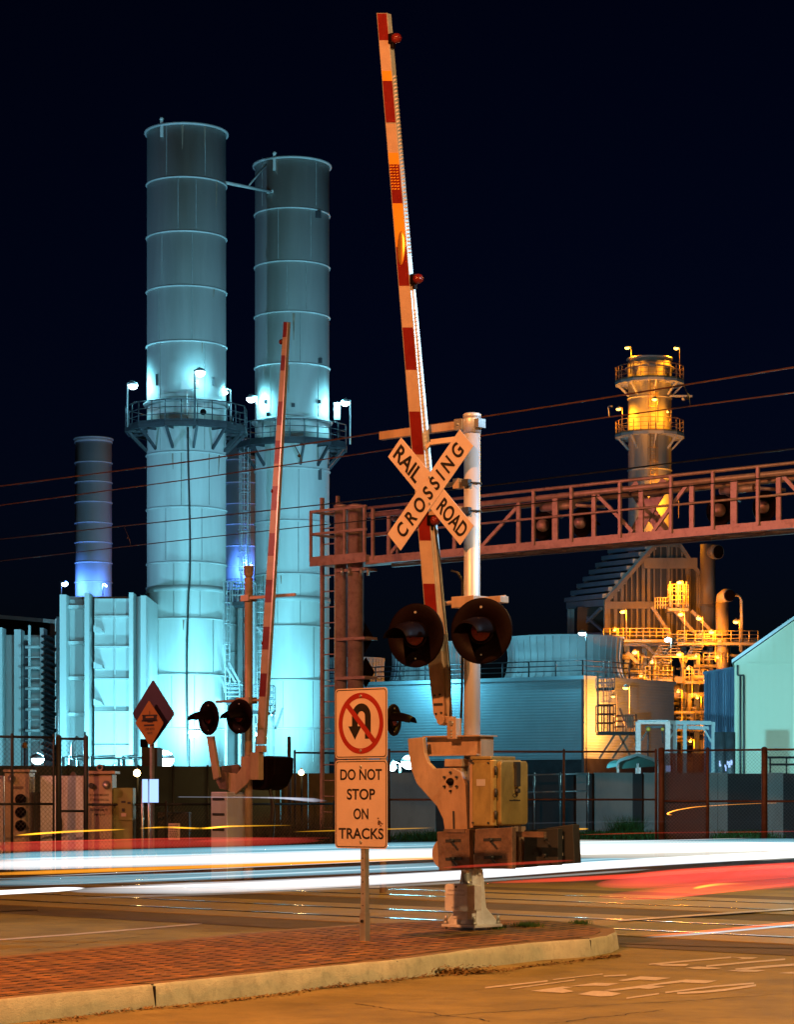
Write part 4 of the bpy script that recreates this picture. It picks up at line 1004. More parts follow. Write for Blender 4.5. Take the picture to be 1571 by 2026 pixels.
# grass bank along the wall
m_bank = mat('bank_grass', (.03,.10,.01), .8, 0, .5, 6)
def gbank(r):
    d = r.uniform(74, 81); px = r.choice((r.gauss(1180,60), r.gauss(1240,40), r.uniform(1090,1310), r.gauss(1470,30), r.gauss(850,40))); q = GP(px, d); return q
tag(blades(5200, gbank, .10, .34, 8, .02).build('grass', m_bank), 'low green grass along the foot of the concrete wall', 'grass', kind='stuff')
def gtall(r): q = GP(r.gauss(1238,14), r.uniform(78,81)); return q
tag(blades(700, gtall, .3, .85, 9, .012).build('grass', m_bank), 'taller tuft of grass against the pale wall panel', 'grass', kind='stuff')
def gbush(r): q = GP(r.uniform(500,655), r.uniform(49.5,53)); return q
tag(blades(5000, gbush, .2, 1.1, 10, .012).build('ground_cover', mat('dim_plants', (.05,.06,.03), .8, 0, .6, 5)), 'dim scrubby plants behind the low chain-link fence', 'plants', kind='stuff')

# ------------------------------------------------------------------ signal cabinets behind the left fence
def box_px(name, lab, cat, px0, px1, pytop, d, mt, depth=.7, yaw=0, base=0.0, parent=None, grp=None):
    a = GP(px0, d); c = GP(px1, d); M = frame((a.x, d, base), yaw); wd = (c.x-a.x)/math.cos(R(yaw)) if yaw else c.x-a.x
    t = thing(name, lab, cat, M, grp); zt_ = H-(pytop-HY)/F*d-base
    b = MB(M); b.box(0, wd, 0, depth, 0, zt_); b.build('body', mt, t, bevel=.015); return t, M, wd, zt_
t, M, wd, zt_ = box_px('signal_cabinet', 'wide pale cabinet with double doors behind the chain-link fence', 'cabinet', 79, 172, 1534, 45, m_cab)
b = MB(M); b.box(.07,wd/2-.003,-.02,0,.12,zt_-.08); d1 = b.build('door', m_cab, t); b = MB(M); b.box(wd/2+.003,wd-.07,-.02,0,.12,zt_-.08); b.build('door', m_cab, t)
b = MB(M); b.box(wd/2-.07,wd/2-.02,-.05,-.02,zt_*.42,zt_*.55); b.build('handle', m_dark, d1)
b = MB(M); b.prism([(wd*.62,zt_),(wd*.66,zt_+.07),(wd*.72,zt_+.07),(wd*.76,zt_)],.1,.14); b.build('lifting_eye', m_mechd, t)
t, M, wd, zt_ = box_px('signal_cabinet', 'tall tan cabinet with an emergency notice lettered on its side', 'cabinet', 173, 222, 1531, 44.8, m_cabt)
b = MB(M); b.box(-.02,wd+.06,-.06,.75,zt_,zt_+.06); b.build('roof', m_cabt, t, bevel=.01)
b = MB(M); b.torus((0,0,0), .05,.014,16); o_ = MB(M @ Matrix.Translation(Vector((wd*.50,.0,zt_+.12))) @ Matrix.Rotation(R(90),4,'X')); o_.torus((0,0,0),.05,.016,20); o_.build('lifting_eye', m_cabt, t)
b = MB(M); b.lathe([(.05,0),(.05,.05)],16,Matrix.Translation(Vector((wd*.16,0,zt_-.21))) @ Matrix.Rotation(R(90),4,'X')); b.build('vent', m_dark, t)
b = MB(M); b.lathe([(.06,0),(.075,.09),(.001,.09)],16,Matrix.Translation(Vector((wd*.78,0,zt_-.22))) @ Matrix.Rotation(R(70),4,'X')); b.build('lamp_cone', m_galv, t)
for k, (s_, w_, h_) in enumerate((('IN CASE OF EMERGENCY', .36, .042), ('AT THIS CROSSING CALL', .36, .042), ('1-800-299-2159', .36, .055), ('GLENARM ST', .33, .042), ('54P-0.14', .20, .042))):
    text(s_, M, wd*.48, zt_-.385-k*.088-(.01 if k > 2 else 0), -.003, m_signk, t, w=w_, h=h_, bold=.01)
t, M, wd, zt_ = box_px('signal_cabinet', 'tan cabinet with three round black vents at far left', 'cabinet', 9, 58, 1527, 44.6, m_cabt)
b = MB(M); b.box(-.02,wd+.02,-.05,.75,zt_,zt_+.05); b.build('roof', m_cabt, t, bevel=.01)
for k in range(3):
    z = zt_-.50-k*.24; b = MB(M); b.lathe([(.10,0),(.10,.06),(.08,.10),(.001,.11)],16,Matrix.Translation(Vector((wd*.66,0,z))) @ Matrix.Rotation(R(90),4,'X')); b.build('vent', m_black, t)
b = MB(M); b.box(wd*.28,wd*.75,-.012,0,zt_-.31,zt_-.26); b.build('name_plate', m_mechd, t)
b = MB(M); b.lathe([(.05,0),(.07,.08),(.001,.08)],16,Matrix.Translation(Vector((wd*.3,0,zt_-.15))) @ Matrix.Rotation(R(60),4,'X')); b.build('lamp_cone', m_galv, t)
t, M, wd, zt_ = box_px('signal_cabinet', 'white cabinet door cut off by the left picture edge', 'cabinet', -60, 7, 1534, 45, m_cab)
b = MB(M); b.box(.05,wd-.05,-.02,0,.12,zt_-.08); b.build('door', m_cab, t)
t, M, wd, zt_ = box_px('meter_cabinet', 'short olive green meter cabinet right of the lettered tan cabinet', 'cabinet', 223, 263, 1558, 44.9, m_cabg, .5)
b = MB(M); b.box(.12,wd-.02,-.02,0,zt_-.6,zt_-.2); dd = b.build('door', m_cabg, t); b = MB(M); b.box(.16,.24,-.03,-.02,zt_-.28,zt_-.24); b.box(.17,.22,-.035,-.02,zt_-.44,zt_-.38); b.box(wd-.1,wd-.04,-.03,-.02,zt_-.3,zt_-.26); b.build('handle', m_dark, dd)
b = MB(M); b.box(.16,.25,-.024,-.0195,zt_-.53,zt_-.47); b.build('notice', m_signw, dd)
t, M, wd, zt_ = box_px('utility_box', 'dark narrow utility box between the vented and the white cabinets', 'utility box', 58, 79, 1566, 45.2, m_screen, .5)
b = MB(M)
for k in range(4): b.box(.03+k*.045,.05+k*.045,-.012,0,.1,zt_-.05)
b.build('rib', m_dark, t)
t, M, wd, zt_ = box_px('bench', 'dark low table frame with a white paper notice behind the low fence', 'table', 311, 374, 1606, 46.5, m_dpost, .5)
t = thing('paper_notice', 'white printed paper notice hanging on the low chain-link fence', 'notice', GP(344,44.9))
a, c = GP(333,44.9), GP(356,44.9); zz0, zz1 = H-(1661-HY)/F*44.9, H-(1628-HY)/F*44.9; M = frame(a, 0)
b = MB(M); b.box(0,c.x-a.x,-.004,.0,zz0,zz1); b.build('sheet', m_signw, t)
b = MB(M); rk = random.Random(3)
for k in range(7):
    xx = .02
    while xx < (c.x-a.x)-.05: ww = rk.uniform(.012,.035); b.box(xx,xx+ww,-.006,-.0045,zz1-.05-k*.035,zz1-.035-k*.035); xx += ww+.01
b.build('print', m_dark, t)

# small warm lamps on the dark fence
def bulb_lamp(px, py, d, lab, gl, col, pw, r=.07):
    p = P(px, py, d); t = thing('wall_lamp', lab, 'lamp', (p.x, p.y, 0))
    b = MB(); b.tube([(p.x,p.y+.2,0),(p.x,p.y+.2,p.z+.05),(p.x,p.y+.05,p.z+.1)],.025,8); b.build('pole', m_dpost, t)
    b = MB(); b.sphere(p, r, 12); b.build('bulb', gl, t)
    plight(t, p+Vector((0,-.3,0)), col, pw, .1); return t
bulb_lamp(271,1529,57,'warm bare lamp glowing beside the foot of the diamond sign', g_warm, WARM, 90, .085)
bulb_lamp(596,1528,61,'small warm lamp low on the brown fence right of the far gate', g_warm, WARM, 60, .07)

# ------------------------------------------------------------------ traces of passing traffic: glowing streams in the air above the road
def trail(pts, ry, rz, mt, lab, z=None):
    vs = []
    for x, y, q in pts:
        vs.append(G(x, y, q) if q < 3 else P(x, y, q))
    # smooth the path
    out = []
    for i in range(len(vs)-1):
        p0, p1, p2, p3 = vs[max(i-1,0)], vs[i], vs[i+1], vs[min(i+2,len(vs)-1)]
        for k in range(10):
            t = k/10; out.append(.5*((2*p1)+(-p0+p2)*t+(2*p0-5*p1+4*p2-p3)*t*t+(-p0+3*p1-3*p2+p3)*t**3))
    out.append(vs[-1]); b = MB(); m = len(out); lens = [0]
    for i in range(1, m): lens.append(lens[-1]+(out[i]-out[i-1]).length)
    n = 12; v = []; tl_ = min(1.2, lens[-1]*.2)
    for i, p in enumerate(out):
        d = (out[min(i+1,m-1)]-out[max(i-1,0)]).normalized(); a_ = d.cross(Vector((0,0,1))).normalized(); u_ = a_.cross(d)
        q = min(1, min(lens[i], lens[-1]-lens[i])/tl_); q = math.sqrt(max(q, 0))+.002
        for k in range(n): t = 2*math.pi*k/n; v.append(p+a_*ry*q*math.cos(t)+u_*rz*q*math.sin(t))
    f = [(i*n+k, i*n+(k+1)%n, (i+1)*n+(k+1)%n, (i+1)*n+k) for i in range(m-1) for k in range(n)]
    b.add(v, f+[tuple(range(n))[::-1], tuple((m-1)*n+k for k in range(n))], False)
    return tag(b.build('light_trail', mt), lab, 'light trail', 'car light trails')
tw = gas('trail_white', (.93,.97,1), 6.5); tc_ = gas('trail_cyan', (.34,.80,1), 4); to = gas('trail_orange', (1,.34,.02), 14)
tr = gas('trail_red', (1,.06,.03), 10); trs = gas('trail_soft_red', (1,.07,.05), 2.6); ta = gas('trail_amber', (1,.45,.02), 22); tf = gas('trail_faint', (.6,.65,.8), 1.2); tww = gas('trail_warm_white', (1,.93,.8), 5)
tcs = gas('trail_cyan_streak', (.45,.85,1), 12); tws = gas('trail_white_streak', (1,1,1), 26)
A = .66
trail([(-80,1714,A),(0,1710,A),(400,1700,A),(800,1688,A),(1200,1680,A),(1660,1671,A)], .07, .066, tw, 'upper broad white headlight stream crossing the whole picture')
trail([(-80,1697,A+.05),(0,1694,A+.05),(400,1683,A+.05),(800,1672,A+.05),(1200,1668,A+.05),(1660,1662,A+.05)], .05, .045, tc_, 'pale cyan fringe above the upper white headlight stream')
trail([(-80,1703,A+.02),(0,1699,A+.02),(400,1689,A+.02),(800,1678,A+.02)], .012, .010, tcs, 'thin bright cyan streak inside the upper headlight stream at left')
trail([(-80,1731,A-.05),(0,1728,A-.05),(400,1714,A-.05),(780,1699,A-.05),(1180,1687,A-.05)], .026, .022, to, 'thin orange line under the upper white headlight stream')
Bz = .56
trail([(130,1762,Bz),(500,1752,Bz),(900,1731,Bz),(1250,1707,Bz),(1660,1684,Bz)], .055, .052, tw, 'lower broad white headlight stream starting near the left edge')
trail([(150,1757,Bz),(500,1747,Bz),(900,1726,Bz),(1250,1703,Bz)], .012, .010, tws, 'hard bright core of the lower white headlight stream')
trail([(-80,1770,Bz),(0,1765,Bz),(170,1756,Bz)], .03, .020, tws, 'short thin white stream at left below the broad ones')
trail([(-80,1750,Bz+.04),(0,1746,Bz+.04),(400,1733,Bz+.04),(900,1713,Bz+.04),(1250,1698,Bz+.04)], .04, .036, tc_, 'pale cyan stream between the two white headlight streams')
trail([(-80,1741,Bz+.06),(0,1738,Bz+.06),(500,1723,Bz+.06),(900,1706,Bz+.06)], .010, .008, tcs, 'thin cyan streak along the top of the pale cyan stream')
trail([(140,1777,Bz-.03),(500,1764,Bz-.03),(900,1745,Bz-.03),(1300,1718,Bz-.03)], .014, .012, gas('trail_grey', (.7,.75,.7), 5), 'faint grey edge beneath the lower white stream')
trail([(930,1676,A),(1250,1680,A),(1660,1685,A)], .08, .13, tww, 'warm white stream widening toward the right edge')
trail([(1120,1700,A-.05),(1400,1695,A-.05),(1660,1690,A-.05)], .012, .010, tcs, 'thin cyan streak low in the warm white stream at right')
trail([(-80,1678,.8),(0,1676,.8),(300,1668,.8),(640,1662,.8)], .05, .06, trs, 'soft red tail-light haze above the white streams at left')
trail([(-80,1668,.85),(0,1667,.85),(300,1659,.85),(520,1656,.85)], .012, .010, tr, 'thin red streak along the top of the soft red haze at left')
trail([(380,1664,.8),(520,1659,.8),(660,1657,.8)], .02, .02, trs, 'thin red streak left of the two-part road sign')
trail([(30,1652,1.0),(130,1645,1.0),(250,1640,1.0)], .012, .010, ta, 'thin amber streak across the signal cabinets')
trail([(275,1638,1.0),(330,1636,1.0),(400,1638,1.0),(460,1634,1.0),(580,1632,1.0)], .012, .010, ta, 'thin amber streak passing behind the far signal mast')
trail([(575,1645,1.0),(860,1637,1.0)], .006, .007, ta, 'faint amber streak between the road sign and the near gate machine')
trail([(1125,1640,1.0),(1165,1639,1.0)], .01, .01, ta, 'tiny amber dash just right of the counterweights')
trail([(1330,1612,1.15),(1322,1608,1.15),(1350,1600,1.15),(1400,1594,1.15),(1500,1589,1.15),(1640,1585,1.15)], .008, .008, gas('trail_dull_amber', (.9,.3,.03), 5), 'dull amber curl behind the rusty chain-link fence at right')
trail([(1140,1651,.95),(1300,1647,.95),(1500,1645,.95),(1640,1643,.95)], .006, .007, tr, 'thin red line above the white stream at right')
trail([(872,1716,21.3),(1000,1709,21.2),(1138,1701,21.1)], .016, .013, tr, 'red streak passing in front of the counterweights')
trail([(962,1746,.62),(1200,1735,.62),(1400,1722,.62),(1660,1707,.62)], .026, .022, tr, 'bright red streak right of the signal base')
trail([(1175,1750,.58),(1400,1733,.58),(1660,1715,.58)], .08, .075, trs, 'broad soft red tail-light stream at right')
trail([(1180,1774,.52),(1300,1767,.52),(1450,1752,.52),(1660,1738,.52)], .06, .06, trs, 'lower soft red tail-light stream at right')
trail([(1260,1727,.64),(1450,1715,.64),(1660,1703,.64)], .02, .018, tr, 'thin upper red streak at the right picture edge')
trail([(1200,1782,.5),(1400,1766,.5),(1571,1748,.5),(1660,1742,.5)], .012, .010, tr, 'lowest thin red streak over the tracks at right')
trail([(1370,1757,.55),(1420,1749,.55),(1480,1747,.55)], .014, .012, gas('trail_turn_orange', (1,.35,.03), 14), 'small orange glint in the red stream at right')
trail([(1262,1852,.06),(1400,1841,.06),(1571,1824,.06),(1660,1815,.06)], .02, .012, gas('trail_reflection_red', (1,.12,.04), 12), 'low red glow standing in for a trail reflection at the rails at right')  # glowing tube drawn in place of a reflected red trail
trail([(1275,1854,.05),(1400,1845,.05),(1571,1829,.05),(1660,1820,.05)], .02, .010, gas('trail_reflection_cyan', (.6,.85,1), 9), 'low pale cyan glow standing in for a trail reflection at the rails at right')  # likewise a glowing tube for the reflected cyan trail
for (a, c, l) in (((350,1576,1.36),(650,1584,1.36),'faint grey streak across the foot of the far signal'),((960,1630,1.1),(1571,1625,1.1),'faint grey streak above the amber traces at right')):
    trail([a, ((a[0]+c[0])/2,(a[1]+c[1])/2-3,a[2]), c], .006, .006, tf, l)

rt = random.Random(77)
for k in range(9):
    up = k % 2 == 0; y0 = rt.uniform(1690,1722) if up else rt.uniform(1738,1762); x0 = rt.uniform(-80,500); x1 = x0+rt.uniform(500,1100); zz = .68 if up else .57
    f0 = (x0+80)/1740; f1 = min(1, (x1+80)/1740); sl = -40 if up else -78; yb = y0+rt.uniform(-2,2)
    o = trail([(x0,yb+sl*f0,zz),((x0+x1)/2,yb+sl*(f0+f1)/2+rt.uniform(-1.5,1.5),zz),(x1,yb+sl*f1,zz)], .006, .005, (tws, tcs, tws)[k % 3], 'hair-thin pale streak among the broad headlight streams'); o['group'] = 'hair-thin headlight streaks'
# ------------------------------------------------------------------ street lamps that light the crossing (just outside the picture)
def street_lamp(x, y, z, lab, col, pw, tgt, gl=g_sod, spot=None, r=.12):
    t = thing('street_lamp', lab, 'street lamp', (x, y, 0), 'sodium street lamps')
    s = -1 if x > 0 else 1
    b = MB(); b.tube([(x,y,0),(x,y,z*.9)],.10,12,r1=.07); b.tube([(x,y,z*.9),(x+s*.4,y,z+.1),(x+s*1.6,y,z+.25)],.045,10); b.build('pole', m_galv, t)
    b = MB(); b.sphere((x+s*1.9,y,z+.22),.3,16,(1.2,.6,.35)); b.build('lamp_head', m_grey, t)
    b = MB(); b.sphere((x+s*1.9,y,z+.12),.2,16,(1.2,.7,.4)); b.build('lamp_bulb', gl, t)
    if spot: plight(t, (x+s*1.9,y,z-.1), col, pw, r, spot, tgt, 1)
    else: plight(t, (x+s*1.9,y,z-.1), col, pw, r)
    return t
street_lamp(-8.5, 12.5, 11, 'sodium street lamp to the left of and before the brick island, out of frame', (1,.31,.085), 12000, None)
street_lamp(9.5, 12.5, 11, 'sodium street lamp on the right-hand pavement, out of frame', (1,.62,.26), 6200, None)
street_lamp(11, 37, 10, 'yellow sodium street lamp beyond the tracks at right, out of frame', (1,.50,.06), 6500, (0,31,0), g_sod, 84)
street_lamp(12, 21, 9, 'cool white street lamp right of the tracks, out of frame', (.40,.72,1), 6500, (1.5,22.5,5), g_cyan, 34)
street_lamp(-16, 37, 8, 'added rose-tinted lamp left of the tracks standing in for brake light, out of frame', (1,.27,.20), 5200, (0,46,5.0), g_sod, 66)  # added lamp, its rose light stands in for brake lights
# ------------------------------------------------------------------ chimneys
def zat(py, d): return H-(py-HY)/F*d
def stack(name, lab, px, d, r, top, rings, mt, bands=(), flat_at=None, grp='plant chimneys', rim=True, ringr=.055):
    x = (px-CX)/F*d; M = Matrix.Translation(Vector((x, d, 0)))
    t = thing(name, lab, 'chimney', M, grp)
    fd = d-r                         # ring heights were read on the near face
    zt_ = zat(top, fd)
    b = MB(M); b.lathe([(r,0),(r,zt_),(r-.08,zt_),(r-.08,zt_-3)], 72); b.build('shell', mt, t)
    if rim:
        b = MB(M); b.lathe([(r,zt_-.12),(r+.14,zt_-.10),(r+.14,zt_),(r,zt_+.02)], 72, closed=True); b.build('rim', m_ring, t)
    for py in rings:
        z = zat(py, fd); b = MB(M); b.torus((0,0,z), r+.02, ringr, 72, 8); b.build('stiffener_ring', m_ring, t)
    for p0, p1 in bands:
        b = MB(M); b.lathe([(r+.06,zat(p1,fd)),(r+.06,zat(p0,fd))], 72); b.build('band', m_ring, t)
    return t, M
def platform(t, M, d, r, ro, pyd, pyr, n=12, rot=15, mt=m_dark, mtr=m_dark, braces=True, pyb=None, n_br=12, yr=None):
    zd = zat(pyd, d-ro); zr = zat(pyr, d-ro); a0 = R(rot)
    ang = [a0+2*math.pi*k/n for k in range(n)]
    pt = lambda a, rr, z: M @ Vector((rr*math.cos(a), rr*math.sin(a), z))
    Mi = M
    b = MB(); vs = []; fs = []
    for z in (zd-.06, zd):
        for a in ang: vs += [pt(a, r+.03, z), pt(a, ro, z)]
    m = n
    for k in range(n):
        k2 = (k+1) % n
        fs += [(2*k,2*k+1,2*k2+1,2*k2), (2*m+2*k,2*m+2*k2,2*m+2*k2+1,2*m+2*k+1), (2*k+1,2*m+2*k+1,2*m+2*k2+1,2*k2+1)]
    b.add(vs, fs); dk = b.build('platform_deck', mt, t)
    b = MB()
    for k in range(n):
        p, q = pt(ang[k], ro, zd-.09), pt(ang[(k+1) % n], ro, zd-.09); b.bar(p, q, .10, .22); p, q = pt(ang[k], (ro+r)/2, zd-.1), pt(ang[(k+1) % n], (ro+r)/2, zd-.1); b.bar(p, q, .06, .12)
        b.bar(pt(ang[k], r, zd-.15), pt(ang[k], ro, zd-.15), .08, .14)
    b.build('deck_beam', mt, t)
    b = MB()
    for k in range(n):
        a, c = ang[k], ang[(k+1) % n]
        for f in (1.0, .66, .36): b.tube([pt(a, ro, zd+(zr-zd)*f), pt(c, ro, zd+(zr-zd)*f)], .03 if f == 1 else .022, 6)
        b.bar((pt(a,ro,zd+.08)), pt(c,ro,zd+.08), .02, .14)
        for f in (0, .5):
            q = pt(a, ro, zd).lerp(pt(c, ro, zd), f); b.tube([q, q+Vector((0,0,zr-zd))], .03, 6)
    b.build('railing', mtr, t)
    if braces:
        zb = zat(pyb, d-r)
        for k in range(n_br):
            a = a0+2*math.pi*k/n_br; b = MB(); b.bar(pt(a, ro-.1, zd-.15), pt(a, r, zb), .12, .14); b.build('platform_brace', mt, t)
    return zd, zr
def flood(px, py, d, lab, col, pw, gl, hr=.24, pole_to=None, post_mt=m_galv, cat='floodlight', grp=None, lz=0, dr=(0,-.4,0), down=False, soft=.2, aim=None, cone=80):
    p = P(px, py, d); z0 = pole_to if pole_to is not None else 0
    t = thing('floodlight' if cat == 'floodlight' else 'plant_lamp', lab, cat, (p.x, p.y, z0), grp)
    b = MB(); dx = -.28 if px < 420 else .28
    b.tube([(p.x+dx,p.y,z0),(p.x+dx,p.y,p.z+.1),(p.x,p.y,p.z+.22)], .05 if cat == 'floodlight' else .035, 8); b.build('pole', post_mt, t)
    b = MB(); b.lathe([(hr*.3,.35*hr+.12),(hr*.9,.1),(hr*1.05,0)], 16, Matrix.Translation(p)); b.build('lamp_hood', m_grey, t)
    b = MB(); b.sphere(p-Vector((0,0,.03)), hr, 14, (1,1,.85 if cat == 'floodlight' else .6)); b.build('bulb', gl, t)
    if pw and aim: plight(t, p+Vector(dr), col, pw, soft, cone, aim, .7); plight(t, p+Vector((0,-.3,.3)), col, pw*.012, soft)
    elif pw: plight(t, p+Vector(dr), col, pw, soft)
    return t
D1, D2 = 130.0, 137.0; r1 = 78*D1/F; r2 = 73.5*D2/F
S1, MS1 = stack('chimney', 'tall left chimney of the pair, highest, with a dark cable down its front', 369, D1, r1, 243, [350,457,565,674,893,1002,1111,1222,1333,1441], m_stack, [(1157,1168)])
S2, MS2 = stack('chimney', 'second tall chimney of the pair, slightly shorter, behind the far gate arm', 578, D2, r2, 310, [411,516,616,718,925,1029,1134,1237,1344,1441], m_stack, [(1178,1188)])
zd1, _ = platform(S1, MS1, D1, r1, 3.28, 833, 789, 12, 15, pyb=885)
zd2, _ = platform(S2, MS2, D2, r2, 3.15, 868, 828, 12, 15, pyb=918)
for (M, d, r, t, py) in ((MS1, D1, r1, S1, 785), (MS2, D2, r2, S2, 822)):
    z = zat(py, d-r); b = MB(M); b.lathe([(r,z-.25),(r+.16,z-.2),(r+.2,z-.1),(r+.05,z),(r,z)], 72, closed=True); b.build('flange', m_ring, t)
# fittings on the shells: brackets, ports, boxes
def onshell(px, py, d, r, cx, off=0):
    # point on the near side of a cylinder of radius r centred at (cx, d)
    k = (px-CX)/F; A_ = 1+k*k; B_ = -2*(cx*k+d); C_ = cx*cx+d*d-(r+off)**2
    y = (-B_-math.sqrt(max(0, B_*B_-4*A_*C_)))/(2*A_); return Vector((k*y, y, H-(py-HY)/F*y))
cx1, cx2 = MS1.translation.x, MS2.translation.x
for px, py, nm in ((320,243,'lifting_lug'),):
    p = onshell(px, py+12, D1, r1, cx1, .06); b = MB(); b.bar(p+Vector((0,0,-.45)), p+Vector((0,0,.5)), .16, .08, up=(0,1,0)); b.sphere(p+Vector((0,0,.5)),.12,10); b.build(nm, m_stack, S1)
p = onshell(543, 322, D2, r2, cx2, .06); b = MB(); b.bar(p+Vector((0,0,-.45)), p+Vector((0,0,.5)), .16, .08, up=(0,1,0)); b.sphere(p+Vector((0,0,.5)),.12,10); b.build('lifting_lug', m_stack, S2)
for px, py, d, r, cx, t, s in ((628,425,D2,r2,cx2,S2,(.22,.2)),(633,714,D2,r2,cx2,S2,(.13,.14)),(633,939,D2,r2,cx2,S2,(.1,.3)),(310,752,D1,r1,cx1,S1,(.05,.3)),(422,755,D1,r1,cx1,S1,(.05,.22)),(525,795,D2,r2,cx2,S2,(.08,.1)),(632,795,D2,r2,cx2,S2,(.08,.1)),(580,802,D2,r2,cx2,S2,(.1,.1)),(530,820,D2,r2,cx2,S2,(.09,.1))):
    p = onshell(px, py, d, r, cx, .03); b = MB(); b.bar(p+Vector((-s[0],-.02,0)), p+Vector((s[0],-.02,0)), .1, s[1]*2); b.build('shell_bracket', m_dark, t)
p = onshell(370, 762, D1, r1, cx1, .5); b = MB(); b.box(p.x-.32,p.x+.32,p.y-.1,p.y+.1,p.z-.25,p.z+.25); b.box(p.x+.33,p.x+.6,p.y-.1,p.y+.1,p.z-.2,p.z+.22); b.tube([(p.x,p.y,p.z-.25),(p.x,p.y,zd1)],.035,6); b.build('instrument_box', m_stack, S1)
p = P(667, 815, D2-.5); b = MB(); b.box(p.x-.18,p.x+.18,p.y-.15,p.y+.15,p.z-.45,p.z+.5); b.build('instrument_box', m_stack, S2)
p = onshell(402, 821, D1, 3.1, cx1, 0); b = MB(); b.sphere(p+Vector((0,0,.15)), .17, 12); b.build('horn', m_black, S1)
# tie bar between the pair
b = MB(); p, q = onshell(446, 362, D1, r1, cx1), onshell(536, 380, D2, r2, cx2); b.tube([p,q],.09,8); m_ = p.lerp(q,.48); b.tube([m_, onshell(526,326,D2,r2,cx2)],.05,8); b.bar(q-Vector((.25,0,0)),q+Vector((.4,0,0)),.16,.16)
tb_ = b.build('tie_bar', m_stack, S1)
# cable down the front of the first chimney
b = MB(); rk = random.Random(5); cpts = []
for py in range(845, 1512, 30): cpts.append(onshell(374+2.2*math.sin(py*.013)+(-2 if py > 1150 else 0), py, D1, r1, cx1, .22))
b.tube(cpts, .05, 6); b.build('cable', m_wirek, S1)
# caged ladders beside the shells
def ladder(t, px, py0, py1, d, mt, wpx=12, cage=True, ev=9):
    b = MB(); x0, x1 = P(px-wpx/2, 0, d).x, P(px+wpx/2, 0, d).x; z0, z1 = zat(py1, d), zat(py0, d)
    for x in (x0, x1): b.tube([(x,d,z0),(x,d,z1)],.03,6)
    z = z0
    while z < z1: b.tube([(x0,d,z),(x1,d,z)],.018,5); z += .3
    if cage:
        z = z0+2; cx = (x0+x1)/2; rc = (x1-x0)*.95
        for k in range(5):
            a = R(180+45*k); b.tube([(cx+rc*math.cos(a),d+rc*math.sin(a),z),(cx+rc*math.cos(a),d+rc*math.sin(a),z1)],.018,5)
        while z < z1: b.tube([(cx+rc*math.cos(R(180+22.5*k)),d+rc*math.sin(R(180+22.5*k)),z) for k in range(9)],.025,5); z += 1.1
    return b.build('caged_ladder', mt, t)
ladder(S2, 484, 885, 1200, D2-.6, m_grey, 11); ladder(S2, 515, 1150, 1480, D2-3, m_grey, 13)
# plate seams and rust runs on the shells
rk = random.Random(44); m_seam = mat('weld_seam', (.22,.24,.23), .6); m_run = mat('rust_run', (.19,.14,.10), .8, 0, .4, 3)
for t, cx, d, r, rg, pc in ((S1,cx1,D1,r1,[243,350,457,565,674,893,1002,1111,1222,1333,1441,1510],369),(S2,cx2,D2,r2,[310,411,516,616,718,925,1029,1134,1237,1344,1441,1510],578)):
    for k in range(len(rg)-1):
        for px in (pc+rk.uniform(-60,-10), pc+rk.uniform(10,60)):
            p, q = onshell(px, rg[k]+3, d, r, cx), onshell(px, rg[k+1]-3, d, r, cx); b = MB(); b.tube([p,q],.022,5); b.build('weld_seam', m_seam, t)
    for k in range(9):
        px, py = pc+rk.uniform(-64,64), rk.choice(rg[:-2])+4; ln = rk.uniform(14,60); w_ = rk.uniform(.03,.08)
        p, q = onshell(px, py, d, r, cx, .004), onshell(px, py+ln, d, r, cx, .004); b = MB(); b.add([p-Vector((w_,0,0)),p+Vector((w_,0,0)),q+Vector((w_*.2,0,0)),q-Vector((w_*.2,0,0))],[(0,1,2,3)]); b.build('rust_run', m_run, t)
# rear pair
D3 = 200.0; r3 = 36*D3/F
S3, MS3 = stack('chimney', 'short rear chimney at far left rising behind the panelled casing', 185, D3, r3, 863, [912,951,991,1032,1071,1111,1150], m_stackb, [(866,872)], ringr=.06)
S4, MS4 = stack('chimney', 'dim blue rear chimney half hidden between the two tall ones', 478, D3, r3*1.1, 868, [908,953,995,1036,1079,1120], m_stackb, ringr=.06)
ladder(S4, 482, 880, 1150, D3-3, m_grey, 12)
zd4, _ = platform(S4, MS4, D3, r3*1.1, 2.6, 1170, 1145, 10, 10, pyb=1200)
# lamps on the chimney platforms
flood(263, 762, D1-1.2, 'bright white floodlight on a post at the left rim of the first chimney platform', CYAN, 420, g_cyan, .26, zd1, dr=(.2,.2,.1))
flood(396, 736, D1-3.2, 'bright white floodlight on a slender pole before the first chimney', CYAN, 380, g_cyan, .28, zd1, dr=(0,.25,-.1), post_mt=m_dark)
flood(446, 776, D1-.4, 'small white floodlight at the right rim of the first chimney platform', CYAN, 160, g_cyan, .13, zd1, dr=(0,-.1,.1))
flood(497, 788, D2-1.6, 'white floodlight at the left rim of the second chimney platform', CYAN, 520, g_cyan, .27, zd2, dr=(.3,-.1,-.1))
flood(683, 796, D2-1.0, 'white floodlight on a post at the right rim of the second chimney platform', CYAN, 420, g_cyan, .24, zd2, dr=(-.4,-.1,-.1))
flood(128, 1154, D3-2, 'blue floodlight left of the short rear chimney', BLUE, 900, g_blue, .27, 16, dr=(.3,-.2,0), grp=None)
flood(210, 1158, D3-2.4, 'small blue floodlight close to the foot of the short rear chimney', BLUE, 700, g_blue, .10, 17, dr=(-.2,-.2,0))
flood(497, 1118, D3-3.0, 'blue floodlight low on the dim chimney between the tall pair', BLUE, 1300, g_blue, .10, 17, dr=(-.5,0,0))
